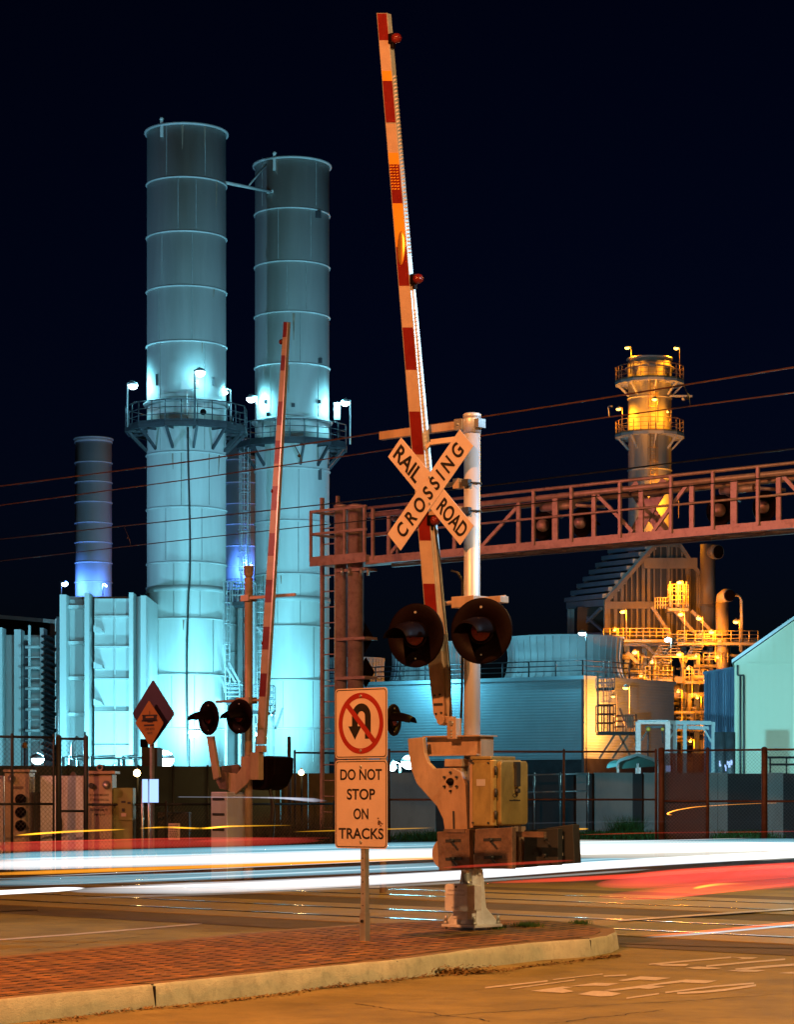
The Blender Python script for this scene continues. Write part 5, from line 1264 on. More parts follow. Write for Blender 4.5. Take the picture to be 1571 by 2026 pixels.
# ground floodlights that wash the chimneys
flood(75, 1500, 106, 'large glaring white floodlight low at far left behind the screened fence', CYAN, 3000, g_cyan, .28, 0, dr=(.3,1.2,.4), soft=.4)
flood(236, 1516, 117.5, 'half hidden white floodlight at the foot of the panelled casing', CYAN, 2600, g_cyan, .12, 0, dr=(.1,.4,.2))
flood(323, 1500, 76, 'large glaring white floodlight low in front of the first chimney', (.24,.72,1), 10500, g_cyan, .34, 0, dr=(.3,1.2,.7), soft=.4, aim=(-9,130,42), cone=84)
flood(-1600, 1510, 104, 'floodlight far outside the left picture edge aimed up at the chimneys', (.27,.64,1), 46000, g_cyan, .3, 0, dr=(.3,.5,.5), soft=.4, aim=(-9.5,131,30), cone=46)
flood(1880, 1505, 106, 'floodlight outside the right picture edge aimed up at the chimneys', (.27,.64,1), 40000, g_cyan, .3, 0, dr=(-.3,.5,.5), soft=.4, aim=(-8,133,30), cone=46)
flood(152, 1300, 168, 'added unseen floodlight behind the casing that lights the short rear chimney', (.35,.7,1), 11000, g_cyan, .2, 0, dr=(.2,.5,.5), soft=.4, aim=(-25,200,30), cone=70)  # added out of sight to brighten the rear chimney
flood(385, 1446, 125, 'white floodlight on the foot of the first chimney, left of the far signal lights', CYAN, 2600, g_cyan, .32, 0, dr=(0,.7,-.2), soft=.3)
flood(512, 1450, 130.5, 'small white floodlight just left of the far gate arm foot', CYAN, 2800, g_cyan, .20, 0, dr=(.6,1.0,-.1), soft=.3)
flood(810, 1506, 86, 'glaring white floodlight seen left of the near gate mechanism', CYAN, 36000, g_cyan, .30, 0, dr=(.2,1.2,.6), soft=.4, aim=(6,160,7), cone=100)
flood(776, 1516, 88, 'small white lamp right beside the edge of the two-part road sign', CYAN, 300, g_cyan, .16, 0)

# ------------------------------------------------------------------ panelled casing and intake house at left
def pbox(M_or_none, px0, px1, py0, py1, d, depth):
    b = MB(); a, c = P(px0, py0, d), P(px1, py1, d); b.box(a.x, c.x, d, d+depth, max(0, c.z), a.z); return b
DA = 122.0
TA = thing('exhaust_casing', 'tall pale panelled casing between the left edge and the first chimney', 'plant building', GP(200, DA))
pbox(0,120,292,1180,1600,DA+1.2,12).build('core', m_panel, TA)
for px0, px1, dd, top in ((118,131,-.9,1176),(167,176.5,-.9,1172),(255,263.5,-.6,1172),(278,289,-.2,1178)):
    pbox(0,px0,px1,top,1600,DA+dd,1.6).build('column', m_panel, TA)
pbox(0,132,167,1186,1600,DA+.5,.6).build('wall_panel', m_panel, TA); pbox(0,187,255,1184,1600,DA-.1,1.2).build('wall_panel', m_panel, TA)
b = MB()
for y in (1201,1272,1342,1413): 
    a, c = P(132,y-3.5,DA+.2), P(167,y+3.5,DA+.2); b.box(a.x,c.x,DA-.05,DA+.5,c.z,a.z)
for y in (1219,1279,1343,1408,1475):
    a, c = P(187,y-1.5,DA-.4), P(255,y+1.5,DA-.4); b.box(a.x,c.x,DA-.45,DA-.1,c.z,a.z)
a, c = P(226,1184,DA-.3), P(228.5,1600,DA-.3); b.box(a.x,c.x,DA-.28,DA-.1,0,a.z)
b.build('panel_rib', m_panel, TA)
for y in (1244,1316,1389):
    b = MB(); a = P(186,y-7,DA-.7); b.prism([(a.x,a.z),(a.x,a.z-.33),(a.x+.48,a.z-.33),(a.x+.40,a.z-.18)],DA-.9,DA-.15); b.build('lamp_shroud', m_panel, TA)
b = MB()
for y in range(1225, 1480, 32):
    a, c = P(110,y,DA-.6), P(118,y+24,DA-.6); b.bar((a.x,DA-.6,a.z),(c.x,DA-.6,a.z),.06); b.bar((a.x,DA-.6,a.z),(a.x,DA-.6,c.z),.05)
b.tube([(P(115.5,1222,DA-.6).x,DA-.6,0),(P(115.5,1222,DA-.6).x,DA-.6,zat(1222,DA))],.10,8); b.build('pipework', m_galv, TA)
pbox(0,440,505,1198,1600,DA+20,8).build('rear_block', m_panel, TA)
b = MB()
for y in (1235,1290,1345): a, c = P(440,y,DA+19.9), P(470,y+3,DA+19.9); b.box(a.x,c.x,DA+19.7,DA+20,c.z,a.z)
a, c = P(470,1200,DA+19), P(480,1600,DA+19); b.box(a.x,c.x,DA+19,DA+20,0,a.z); b.build('panel_rib', m_panel, TA)
TB = thing('intake_house', 'bright cyan-lit intake house with a ladder at the left picture edge', 'plant building', GP(50, DA+4))
DB = DA+2
pbox(0,-80,106,1256,1600,DB+1,12).build('core', m_panel, TB)
for px0, px1, top in ((-3,4,1241),(28,41,1245),(79,86,1242)): pbox(0,px0,px1,top,1600,DB-.3,1.3).build('column', m_panel, TB)
pbox(0,42,55,1267,1600,DB+.6,.4).build('louvre_strip', m_dark, TB)
b = MB(); x0, x1 = P(58.5,0,DB-1).x, P(79,0,DB-1).x
b.bar((x0,DB-1,0),(x0,DB-1,zat(1237,DB-1)),.12,.12); b.lathe([(.09,0),(.14,.0)],10,Matrix.Translation(Vector((x0,DB-1,zat(1238,DB-1)))) @ Matrix.Rotation(R(90),4,'X')); b.build('ladder_post', m_panel, TB)
each(None, [lambda b, k=k, z=zat(y, DB-1): b.tube([(x0-.2,DB-1.1,z),(x1,DB-1.1,z)],.085 if k % 2 == 0 else .03,6) for k, y in enumerate((1280,1300,1321,1342,1362,1383,1403,1424,1445,1465))], 'ladder_rung', m_panel, TB)
b = MB(); b_ = MB(); xa_ = P(86.5,0,DB-.6).x; xe = P(105,0,DB-.6).x; y = 1258
while y < 1500:
    z = zat(y, DB-.6); b.bar((xa_,DB-.6,z),(xe,DB-.2,z-.22),.5,.10); y += 12.5
b.build('louvre', m_dark, TB); pbox(0,86,106,1256,1600,DB+.2,.5).build('louvre_back', m_dark, TB)
TR = thing('flat_roof_canopy', 'dark flat roof edge above the intake house at the left picture edge', 'canopy', GP(30, DA+22))
b = MB(); a = P(-80,1210,DA+26); c = P(117,1227,DA+22); b.bar(a+Vector((0,0,-.1)), c+Vector((0,0,-.1)), 3, .22); b.build('roof_sheet', m_stackb, TR)
b = MB(); b.bar(a+Vector((0,.6,-.8)), c+Vector((0,.6,-.5)), 2, .9); q = P(20,1240,DA+24); b.tube([(q.x,q.y,0),(q.x,q.y,q.z)],.2,8); b.build('roof_beam', m_black, TR)
# low equipment behind the fence at the foot of the casing
TE = thing('pump_skid', 'pale pipes and pump equipment low behind the narrow fence gate', 'plant equipment', GP(200, 104))
b = MB(); rk = random.Random(6)
for k in range(9):
    px = 125+rk.random()*150; q = P(px, 1505-rk.random()*12, 104+rk.random()*3); b.tube([(q.x,q.y,0),(q.x,q.y,q.z),(q.x+rk.uniform(.3,1.2),q.y,q.z)],.07,6)
a, c = P(186,1500,105), P(288,1500,105); b.tube([(a.x,105,a.z),(c.x,105,c.z)],.05,6); b.tube([(a.x,105,a.z-.35),(c.x,105,a.z-.35)],.05,6)
b.build('pipework', m_galv, TE)
b = MB(); q = P(145,1470,106); b.tube([(q.x,106,0),(q.x,106,q.z),(q.x+.2,106,q.z+.3)],.1,8); b.tube([(q.x+.5,106,0),(q.x+.5,106,q.z+.5)],.06,8); b.build('vent_pipe', m_galv, TE)
tl = thing('warning_beacon', 'small amber beacon on a thin dark pole above the far left floodlight', 'beacon', GP(49,70)); b = MB(); q = P(49,1474,70); b.tube([(q.x,70,0),(q.x,70,q.z-.05)],.025,6); b.build('pole', m_dpost, tl)
b = MB(); b.lathe([(.07,-.08),(.075,.0),(.06,.07),(.001,.09)],14,Matrix.Translation(q)); b.build('beacon', m_yel, tl)
# access stairs and cages between the chimneys
TS = thing('access_tower', 'open steel stair tower between the feet of the two tall chimneys', 'stair tower', GP(480, D2-9))
DS = D2-9
def cagebox(t, px0, px1, py0, py1, d, depth=2, mt=m_grey, nv=4, nh=3, name='railing', r=.04):
    b = MB(); a, c = P(px0,py0,d), P(px1,py1,d)
    for y in (d, d+depth):
        for k in range(nv): x = a.x+(c.x-a.x)*k/(nv-1); b.tube([(x,y,c.z),(x,y,a.z)],r,5)
        for k in range(nh): z = c.z+(a.z-c.z)*(k+1)/nh; b.tube([(a.x,y,z),(c.x,y,z)],r,5)
    for x in (a.x, c.x): b.tube([(x,d,a.z),(x,d+depth,a.z)],r,5)
    b.build(name, mt, t)
    b = MB(); b.box(a.x,c.x,d,d+depth,c.z-.2,c.z); b.build('deck', m_dark, t)
cagebox(TS, 447, 474, 1352, 1385, DS, nv=2, nh=4); cagebox(TS, 500, 541, 1356, 1405, DS, nv=5, nh=4); cagebox(TS, 460, 502, 1150, 1190, DS+4, nv=5)
b = MB()
for px, py0 in ((447,1385),(474,1385),(541,1405),(502,1190),(526,1190)): p = P(px,py0,DS+.5); b.bar((p.x,DS+.5,0),(p.x,DS+.5,p.z),.13)
for a_, c_ in (((530,1405),(545,1442)),((560,1400),(545,1442)),((447,1320),(466,1350)),((452,1310),(474,1350)),((500,1440),(545,1400)),((508,1240),(526,1262))):
    b.bar(P(*a_,DS), P(*c_,DS), .12)
b.build('frame', m_grey, TS)
ladder(TS, 450, 1150, 1350, DS, m_grey, 9, True)
# dark brown block and small brown lamp box by the diamond sign
TK = thing('equipment_shed', 'small dark brown block rising behind the foot of the diamond sign', 'shed', GP(295,64)); pbox(0,280,311,1478,1700,64,1.5).build('body', mat('brown_block', (.09,.06,.045), .8), TK)
b = MB(); q = P(282,1470,64); b.box(q.x-.08,q.x+.12,64.2,64.4,q.z-.1,q.z+.12); b.build('camera_box', m_black, TK)

# ------------------------------------------------------------------ cooling tower
Pc = P(1153, 1336, 166); zr_ = Pc.z

def gz(px, d): return Vector(((px-CX)/F*d, d, 0))
dL = F*(zr_-H)/(HY-1352.5); dR = F*(zr_-H)/(HY-1348)
A0 = gz(600, dL); A1 = gz(1153, 166); A2 = gz(1333, dR)
TC = thing('cooling_tower', 'long low horizontally ribbed cooling tower behind the signals, fan cylinders on its roof', 'cooling tower', A1)
zb_t = zat(1502, 166)
def face(a, c, z0, z1, name, mt, par, th=.3):
    b = MB(); d = (c-a).normalized(); nrm = Vector((d.y, -d.x, 0)); m0 = a-nrm*th/2; m1 = c-nrm*th/2
    b.bar((m0.x,m0.y,(z0+z1)/2),(m1.x,m1.y,(z0+z1)/2),th,z1-z0); return b.build(name, mt, par)
# corrugated walls as real ribs
def ribwall(a, c, z0, z1, par, pitch=.20, dep=.009):
    d = (c-a); nrm = Vector((d.y, -d.x, 0)).normalized(); vs = []; fs = []; z = z0; i = 0; ln = []
    while z < z1: ln.append((z, 0 if i % 2 == 0 else dep)); ln.append((min(z+pitch*.42, z1), 0 if i % 2 == 0 else dep)); z += pitch*.5; i += 1
    b = MB()
    for zz, o_ in ln: p, q = a+nrm*(o_+.02), c+nrm*(o_+.02); vs += [(p.x,p.y,zz),(q.x,q.y,zz)]
    for k in range(len(ln)-1): fs.append((2*k,2*k+1,2*k+3,2*k+2))
    b.add(vs, fs); return b.build('ribbed_wall', m_sid, par)
m_sid = mat('tower_siding', (.28,.42,.48), .85, 0, .07, .4, dirt=.08, spec=.1)
ribwall(A0, A1, zb_t, zr_-.25, TC); ribwall(A1, A2, zat(1500,166), zr_-.25, TC)
back = A0+(A2-A1)
b = MB(); b.slab([(A0.x,A0.y),(A1.x,A1.y),(A2.x,A2.y),(back.x,back.y)], 0, zr_-.3)
dk = b.build('core', m_dark, TC)
b = MB(); b.slab([(A0.x,A0.y-.2),(A1.x+.05,A1.y-.3),(A2.x+.2,A2.y),(back.x,back.y)], zr_-.27, zr_-.02); b.build('roof_edge', m_sid, TC)
b = MB(); b.bar((A1.x,A1.y-.12,0),(A1.x,A1.y-.12,zr_),.16,.16); b.build('corner_trim', m_dark, TC)
# roof railing
def rail_run(t, a, c, z, h, n, mt=m_grey, r=.035, name='railing'):
    b = MB()
    for k in range(n+1): q = a.lerp(c, k/n); b.tube([(q.x,q.y,z),(q.x,q.y,z+h)], r*1.2, 6)
    for f in (1, .66, .33): b.tube([(a.x,a.y,z+h*f),(c.x,c.y,z+h*f)], r, 6)
    return b.build(name, mt, t)
rail_run(TC, A0, A1, zr_, 1.05, 11, m_dark, .045); rail_run(TC, A1, A2, zr_, 1.05, 4, m_dark, .045)
def fan(px, d, rpx, top, bot, lab):
    x = (px-CX)/F*d; M = Matrix.Translation(Vector((x,d,0))); r = rpx*d/F; z1 = zat(top, d-r); z0 = zr_-.1; h = z1-z0
    prof = [(r*1.10,z0),(r*1.02,z0+h*.16),(r*.985,z0+h*.34),(r*.97,z0+h*.55),(r*.985,z0+h*.8),(r*1.0,z1-.08),(r*1.02,z1-.04),(r*1.02,z1+.03),(r*.97,z1+.03),(r*.95,z1-.5)]
    b = MB(M); b.lathe(prof, 64); o = b.build('fan_cylinder', m_fan, TC); plab(o, lab)
    b = MB(M)
    for k in range(44):
        a = 2*math.pi*k/44; c, s = math.cos(a), math.sin(a)
        b.tube([(q*1.004*c, q*1.004*s, z) for q, z in prof[:6]], .045, 4, cap=False)
    b.build('rib', m_fan, o)
fan(1118, 176, 115, 1255, 1332, 'large flared fan cylinder on the right part of the cooling tower roof')
fan(851, 179, 76, 1268, 1335, 'flared fan cylinder behind the near signal lights')
fan(700, 186, 60, 1300, 1335, 'flared fan cylinder hidden behind the cantilever pipes')
flood(1152, 1252, 164.5, 'white lamp on a tall dark pole at the corner of the cooling tower', CYAN, 700, g_cyan, .26, 0, post_mt=m_dark, cat='plant lamp', dr=(0,.3,-.2))
flood(853, 1331, 171, 'small white lamp low at the foot of the fan cylinder behind the signal', CYAN, 1500, g_cyan, .10, zr_-.1, post_mt=m_dark, cat='plant lamp', dr=(0,-.4,.1))
# side face: caged ladder, landing, braces, lamps
TD = thing('access_landing', 'steel landing with caged ladder on the warm lit end of the cooling tower', 'landing', gz(1200,163))
for a_, c_ in (((1184,1394),(1218,1446)),): cagebox(TD, 1184, 1219, 1394, 1447, 162.5, 2, m_dark, 4, 3)
cagebox(TD, 1219, 1258, 1415, 1447, 162.5, 2, m_hframe, 3, 3)
cagebox(TD, 1183, 1216, 1340, 1360, 163.5, 1.5, m_grey, 4, 2)
ladder(TD, 1200, 1307, 1447, 163, m_grey, 11)
b = MB()
for a_, c_ in (((1186,1500),(1220,1447)),((1212,1500),(1245,1450)),((1225,1452),(1250,1500)),((1183,1330),(1183,1447)),((1226,1400),(1240,1440)),((1258,1412),(1258,1500))): b.bar(P(*a_,163), P(*c_,163), .13)
b.build('brace', m_hframe, TD)
b = MB(); a, c = P(1238,1413,162), P(1252,1440,162); 
for k in range(5): x = a.x+(c.x-a.x)*k/4; b.bar((x,162,c.z),(x,162,a.z),.09)
b.build('valve_rack', m_hframe, TD)
m_warmsteel = m_hframe
flood(1238, 1360, 165.3, 'sodium lamp on a post above the landing at the cooling tower end', (1,.24,.03), 1100, g_sod, .19, zat(1447,165), cat='plant lamp', grp='sodium lamps on the plant', dr=(-.5,.4,-.8))
flood(1213, 1377, 165, 'half hidden sodium lamp on the cooling tower end wall', (1,.24,.03), 1500, g_sod, .13, zat(1447,165), cat='plant lamp', grp='sodium lamps on the plant', dr=(-.1,.8,-2.2))
# portal frames
TP = thing('pipe_portal', 'pinkish steel portal frame with hoists before the cooling tower end', 'portal frame', gz(1290,120))
b = MB()
for px in (1262.5, 1321): b.bar(P(px,1560,120), P(px,1427,120), .24)
b.bar(P(1262,1430,120), P(1323,1430,120), .14,.12); b.bar(P(1265,1428,122), P(1325,1428,120), .2,.2); b.build('frame', m_rust, TP)
b = MB(); b.bar(P(1278,1438,120.3), P(1310,1438,120.3), .3, .12); b.bar(P(1269,1465,120),P(1284,1440,120),.06); b.tube([P(1283,1440,120),P(1282,1500,120)],.03,6); b.tube([P(1310,1440,120),P(1312,1470,120)],.03,6); b.build('hoist_track', m_dark, TP)
b = MB(); b.sphere(P(1283,1442,119.8),.12,8); b.sphere(P(1311,1442,119.8),.10,8); b.build('hoist', m_yel, TP)
TP2 = thing('pipe_portal', 'teal steel portal frame between the tower end and the blue-grey building', 'portal frame', gz(1370,121))
b = MB(); b.bar(P(1326,1429,121),P(1407,1430,121),.3,.2); b.bar(P(1326,1438,121.3),P(1402,1440,121.3),.25,.18)
for px in (1335.5,1355,1411): b.bar(P(px,1560,121), P(px,1428,121), .18)
b.bar(P(1325,1460,121),P(1342,1436,121),.09); b.bar(P(1408,1468,121),P(1393,1442,121),.09); b.build('frame', m_stackb, TP2)
TQ = thing('carport', 'small arched dark green carport roof on thin posts behind the concrete wall', 'carport', gz(1262,96))
b = MB(); pts = [(1220,1514),(1222,1506),(1228,1500),(1262,1489),(1295,1500),(1306,1508)]
pr = [(P(x,y,94).x, P(x,y,94).z) for x, y in pts]; pr2 = [(x,z-.12) for x, z in pr][::-1]
b.prism(pr+pr2, 94, 94.15); b.build('gable_trim', m_ring, TQ)
b = MB(); pr_ = [(x,z-.05) for x, z in pr]; vs = [(x,y,z) for y in (94.16,98.5) for x, z in pr_]; n = len(pr_); b.add(vs, [(k,k+1,n+k+1,n+k) for k in range(n-1)]); b.prism([(x,z-.14) for x,z in pr],94.2,94.25); b.build('roof', m_green, TQ)
b = MB()
for px in (1223,1262,1304): q = P(px,1510,94.2); b.bar((q.x,94.2,0),(q.x,94.2,q.z),.09)
b.build('post', m_galv, TQ)
TW = thing('small_window_unit', 'tiny blue-lit window seen under the green carport edge', 'window', gz(1325,100)); b = MB(); a, c = P(1318,1514,100), P(1327,1526,100); b.box(a.x,c.x,100,100.1,c.z,a.z); b.build('pane', g_panel, TW)
TW = thing('blue_work_light', 'cluster of small blue lights low between the two metal buildings', 'work lights', gz(1435,110)); rk = random.Random(9)
for k in range(9):
    q = P(1421+rk.random()*30, 1512+rk.random()*14, 110); b = MB(); b.bar(q,q+Vector((0,0,rk.uniform(.08,.35))),.05); b.build('light_tube', g_panel, TW)
for px in (1425,1444): q = P(px,1448,112); b = MB(); b.lathe([(.26,0),(.26,q.z)],16,Matrix.Translation(Vector((q.x,112,0)))); b.build('dark_tank', m_dark, TW)

# ------------------------------------------------------------------ metal buildings at right
DG = 118.0
TG = thing('gabled_metal_building', 'pale green-lit gabled metal building at the right edge', 'building', gz(1520, DG))
MG = frame(gz(1453, DG), 9)
def LG(px, py, y=0.0): return pl(MG, px, py, y)
zE = LG(1453,1311)[1]; xA, zA = LG(1712,1128); xg1 = 2*xA
b = MB(MG); b.prism([(0,0),(xg1,0),(xg1,zE),(xA,zA),(0,zE)], 0, 18); b.build('wall', m_gable, TG)
b = MB(MG); b.prism([(-.12,zE-.02),(-.12,zE+.14),(xA,zA+.18),(xg1+.1,zE+.14),(xg1+.1,zE),(xA,zA+.02)], -.25, 18.2); b.build('roof', m_fan, TG)
b = MB(MG); b.box(.02,xg1,-.06,-.003,zE-.10,zE+.0); b.box(.02,.17,-.09,-.003,0,zE-.11); b.build('trim', m_gable, TG)
b = MB(MG)
for k in range(1, 22): b.box(k*.62,k*.62+.03,-.022,-.003,zE+.05,zE+.05+max(.02,.70*k*.62-.15) if k*.62 < xA else zE+.06)
b.build('sheet_joint', m_gable, TG)
b = MB(MG); zd_ = LG(1459,1336)[1]; xd0 = LG(1465,1336)[0]
for x in (xd0, xd0+.17): b.tube([(x,-.14,0),(x,-.14,zd_)],.045,6)
b.tube([(xd0-.13,-.14,zd_),(xd0+.17,-.14,zd_)],.045,6); b.tube([(xd0-.13,-.14,zd_),(xd0-.13,-.14,zE-.12)],.045,6)
b.build('drain_pipe', m_dark, TG)
TH = thing('metal_building', 'blue-grey ribbed metal block with a flat top, left of the pale gabled building', 'building', gz(1420, 132))
a, c = gz(1393,133.5), gz(1462,127.5); z1 = zat(1331,133.5); dp = Vector((1.9,11,0))
b = MB(); b.slab([(a.x,a.y),(c.x,c.y),(c.x+dp.x,c.y+dp.y),(a.x+dp.x,a.y+dp.y)],0,z1); b.build('wall', m_blueb, TH)
b = MB()
for k in range(15): q = a.lerp(c, (k+.5)/15); b.bar((q.x,q.y-.05,0),(q.x,q.y-.05,z1-.05),.07)
b.bar((a.x,a.y-.03,z1),(c.x,c.y-.03,z1),.16,.12); b.build('standing_seam', m_blueb, TH)
TT = thing('canopy_table', 'low dark shelter frame before the gabled building at the right edge', 'shelter', gz(1540,90)); b = MB()
b.bar(P(1515,1498,90),P(1600,1498,90),.08); b.bar(P(1522,1512,90),P(1600,1512,90),.08)
for px in (1524,1556): b.bar(P(px,1560,90),P(px,1498,90),.05)
b.build('frame', m_dark, TT)
flood(1650, 1380, 98, 'white floodlight right of the picture that washes the pale gabled building', (.42,.85,.88), 6500, g_cyan, .3, 0, grp=None, dr=(-.3,.2,.2))

flood(1760, 1430, 70, 'added white floodlight just outside the right picture edge, brightening the concrete wall', CYAN, 1300, g_cyan, .3, 0, grp=None, dr=(-.3,.2,.2))  # added lamp, only there to brighten the wall panels
# ------------------------------------------------------------------ heat recovery boiler with its chimney
DH = 190.0
TX = thing('boiler_house', 'orange-lit boiler house with steep gable, stairs, platforms and pipes at right', 'boiler house', gz(1290, DH))
def Q(px, py, d=DH): p = P(px, py, d); return (p.x, p.z)
fr_ = [(1200,1188),(1297,1077),(1344,1077),(1386,1137),(1390,1262),(1200,1262)]
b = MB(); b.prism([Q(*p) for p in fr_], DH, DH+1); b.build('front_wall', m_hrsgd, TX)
b = MB(); px_ = 1204; rk = random.Random(12)
while px_ < 1388:
    top = 1188-(px_-1200)*(111/97) if px_ < 1297 else (1077 if px_ < 1344 else 1077+(px_-1344)*60/42)
    wd_ = rk.choice((.10,.14,.26)); p = P(px_, top+2, DH-.2); b.box(p.x,p.x+wd_,DH-.35,DH-.01,zat(1250,DH),p.z); px_ += rk.choice((8,10.5,13))
b.build('vertical_rib', m_hrsg, TX)
b = MB()
for y0, y1 in ((1105,1126),(1191,1205)):
    xa_ = 1200+(1188-y0)*(97/111) if y0 < 1188 else 1200
    p, q = P(max(xa_,1200),y0,DH), P(1378 if y0 < 1150 else 1296,y1,DH); b.box(p.x,q.x,DH-.6,DH-.36,q.z,p.z)
for a_, c_ in (((1200,1190),(1297,1079)),((1344,1077),(1386,1139)),((1200,1188),(1200,1250)),((1386,1138),(1386,1250)),((1297,1078),(1344,1078))): b.bar(P(*a_,DH-.5),P(*c_,DH-.5),.3)
b.build('girder', m_hrsg, TX)
# sloping duct roof going back to the left
q0, q1, q2, q3 = P(1200,1188,DH), P(1297,1078,DH), P(1222,1086,DH+12), P(1124,1196,DH+12)
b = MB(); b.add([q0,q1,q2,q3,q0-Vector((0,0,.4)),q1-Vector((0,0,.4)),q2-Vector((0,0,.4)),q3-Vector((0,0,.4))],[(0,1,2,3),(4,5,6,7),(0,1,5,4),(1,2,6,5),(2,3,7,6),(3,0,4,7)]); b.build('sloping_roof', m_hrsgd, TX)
b = MB()
for k in range(8):
    f = (k+.2)/8; p, q = q0.lerp(q1,f), q3.lerp(q2,f); b.bar(p+Vector((0,-.1,.25)),q+Vector((0,-.1,.25)),.9,.35)
b.bar(q0+Vector((0,0,.2)),q1+Vector((0,0,.2)),.3); b.bar(q3+Vector((0,0,.2)),q2+Vector((0,0,.2)),.3); b.build('roof_beam', m_stackb, TX)
b = MB()
for k in range(8):
    f = (k+.7)/8; p, q = q0.lerp(q1,f), q3.lerp(q2,f); b.bar(p+Vector((0,-.1,.12)),q+Vector((0,-.1,.12)),.7,.15)
b.build('roof_slat', m_hrsg, TX)
b = MB(); p, q = P(1200,1192,DH+.5), P(1126,1198,DH+12); b.bar(p,q,.5,.5)
for a_, d_ in ((1126,DH+12),(1133,DH+11),(1198,DH+.6)): b.bar(P(a_,1194,d_),P(a_,1500,d_),.3)
b.bar(P(1138,1200,DH+10),P(1196,1250,DH+1),.22); b.bar(P(1190,1203,DH+2),P(1142,1250,DH+9),.22); b.bar(P(1126,1255,DH+12),P(1200,1255,DH+1),.3); b.build('side_frame', m_stackb, TX)
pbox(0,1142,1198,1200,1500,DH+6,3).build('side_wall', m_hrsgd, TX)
# steel frame below and around
m_pipes = m_hframe
b = MB()
for px in (1205,1240,1275,1317,1352,1378,1405,1440,1470): b.bar(P(px,1560,DH-4),P(px,1262 if px < 1400 else 1258,DH-4),.42)
b.build('column', m_dark, TX)
b = MB()
for y in (1272,1345,1375,1440): b.bar(P(1196,y,DH-4.2),P(1500 if y < 1300 else 1430,y,DH-4.2),.3,.5)
for a_, c_ in (((1290,1200),(1330,1262)),((1332,1205),(1395,1275)),((1368,1208),(1420,1262)),((1275,1275),(1322,1320)),((1366,1278),(1412,1330)),((1240,1290),(1262,1312)),((1340,1280),(1352,1320)),((1385,1340),(1400,1300))): b.bar(P(*a_,DH-4.4),P(*c_,DH-4.4),.26)
b.build('beam_brace', m_hrsg, TX)
# stairs: flights of stringers with treads
b = MB()
for a_, c_ in (((1282,1318),(1322,1250)),((1300,1318),(1342,1250)),((1385,1250),(1352,1310))):
    for o_ in (0, 5): b.bar(P(a_[0]+o_,a_[1],DH-5),P(c_[0]+o_,c_[1],DH-5),.12)
    for k in range(12): f = k/12; p = P(a_[0]+(c_[0]-a_[0])*f, a_[1]+(c_[1]-a_[1])*f, DH-5); b.box(p.x,p.x+.9,DH-5.4,DH-4.8,p.z,p.z+.05)
b.build('stair', m_hframe, TX)
def railbox(px0, px1, py0, py1, n, dd=DH-5.5): 
    p, q = P(px0,py1,dd), P(px1,py1,dd); return rail_run(TX, Vector((p.x,dd,0)), Vector((q.x,dd,0)), p.z, zat(py0,dd)-p.z, n, m_rail2, .034)
railbox(1194,1325,1243,1264,10); railbox(1340,1500,1248,1270,9); railbox(1322,1362,1156,1176,5); railbox(1322,1362,1178,1202,5); railbox(1296,1322,1182,1204,5); railbox(1277,1330,1318,1342,6); railbox(1355,1400,1325,1346,5); railbox(1392,1440,1292,1310,4)
b = MB()
for a_, c_, y in ((1194,1325,1265),(1340,1500,1271),(1322,1362,1203),(1277,1330,1343),(1355,1400,1347)): p, q = P(a_,y,DH-5.5), P(c_,y,DH-5.5); b.box(p.x,q.x,DH-5.6,DH-3.6,p.z-.2,p.z)
for px in (1326,1342,1358): b.bar(P(px,1200,DH-5.5),P(px,1150,DH-5.5),.10)
b.build('walkway', m_hframe, TX)
# pipes, vessels and small equipment between the columns
rk = random.Random(21); b = MB()
for k in range(120):
    px = rk.uniform(1200,1445); y0 = rk.choice((1300,1340,1375,1400,1440,1490)); y1 = y0+rk.uniform(15,45); d_ = DH-rk.uniform(1,6); r_ = rk.choice((.05,.07,.10,.2))
    p, q = P(px,y0,d_), P(px,y1,d_); e = Vector((rk.uniform(-1.2,1.2),0,0)); b.tube([p+e,p,q],r_,8)
for k in range(60):
    px = rk.uniform(1200,1430); y0 = rk.uniform(1285,1510); d_ = DH-rk.uniform(1,6); p = P(px,y0,d_); b.tube([p,p+Vector((rk.uniform(1,3),0,0))],rk.choice((.05,.08,.14)),8)
b.build('pipework', m_pipes, TX)
for px, py, rr, hh in ((1300,1362,.8,1.2),(1340,1362,.6,1.0),(1228,1350,.7,1.0),(1380,1400,.7,2.0),(1385,1468,.6,1.6),(1365,1505,.6,1)): p = P(px,py,DH-3); b = MB(); b.lathe([(.001,0),(rr,.1),(rr,hh),(rr*.6,hh+.3),(.001,hh+.35)],18,Matrix.Translation(p-Vector((0,0,hh)))); b.build('vessel', m_pipes, TX)
pbox(0,1335,1392,1350,1600,DH+4,1).build('back_wall', m_hrsgd, TX)
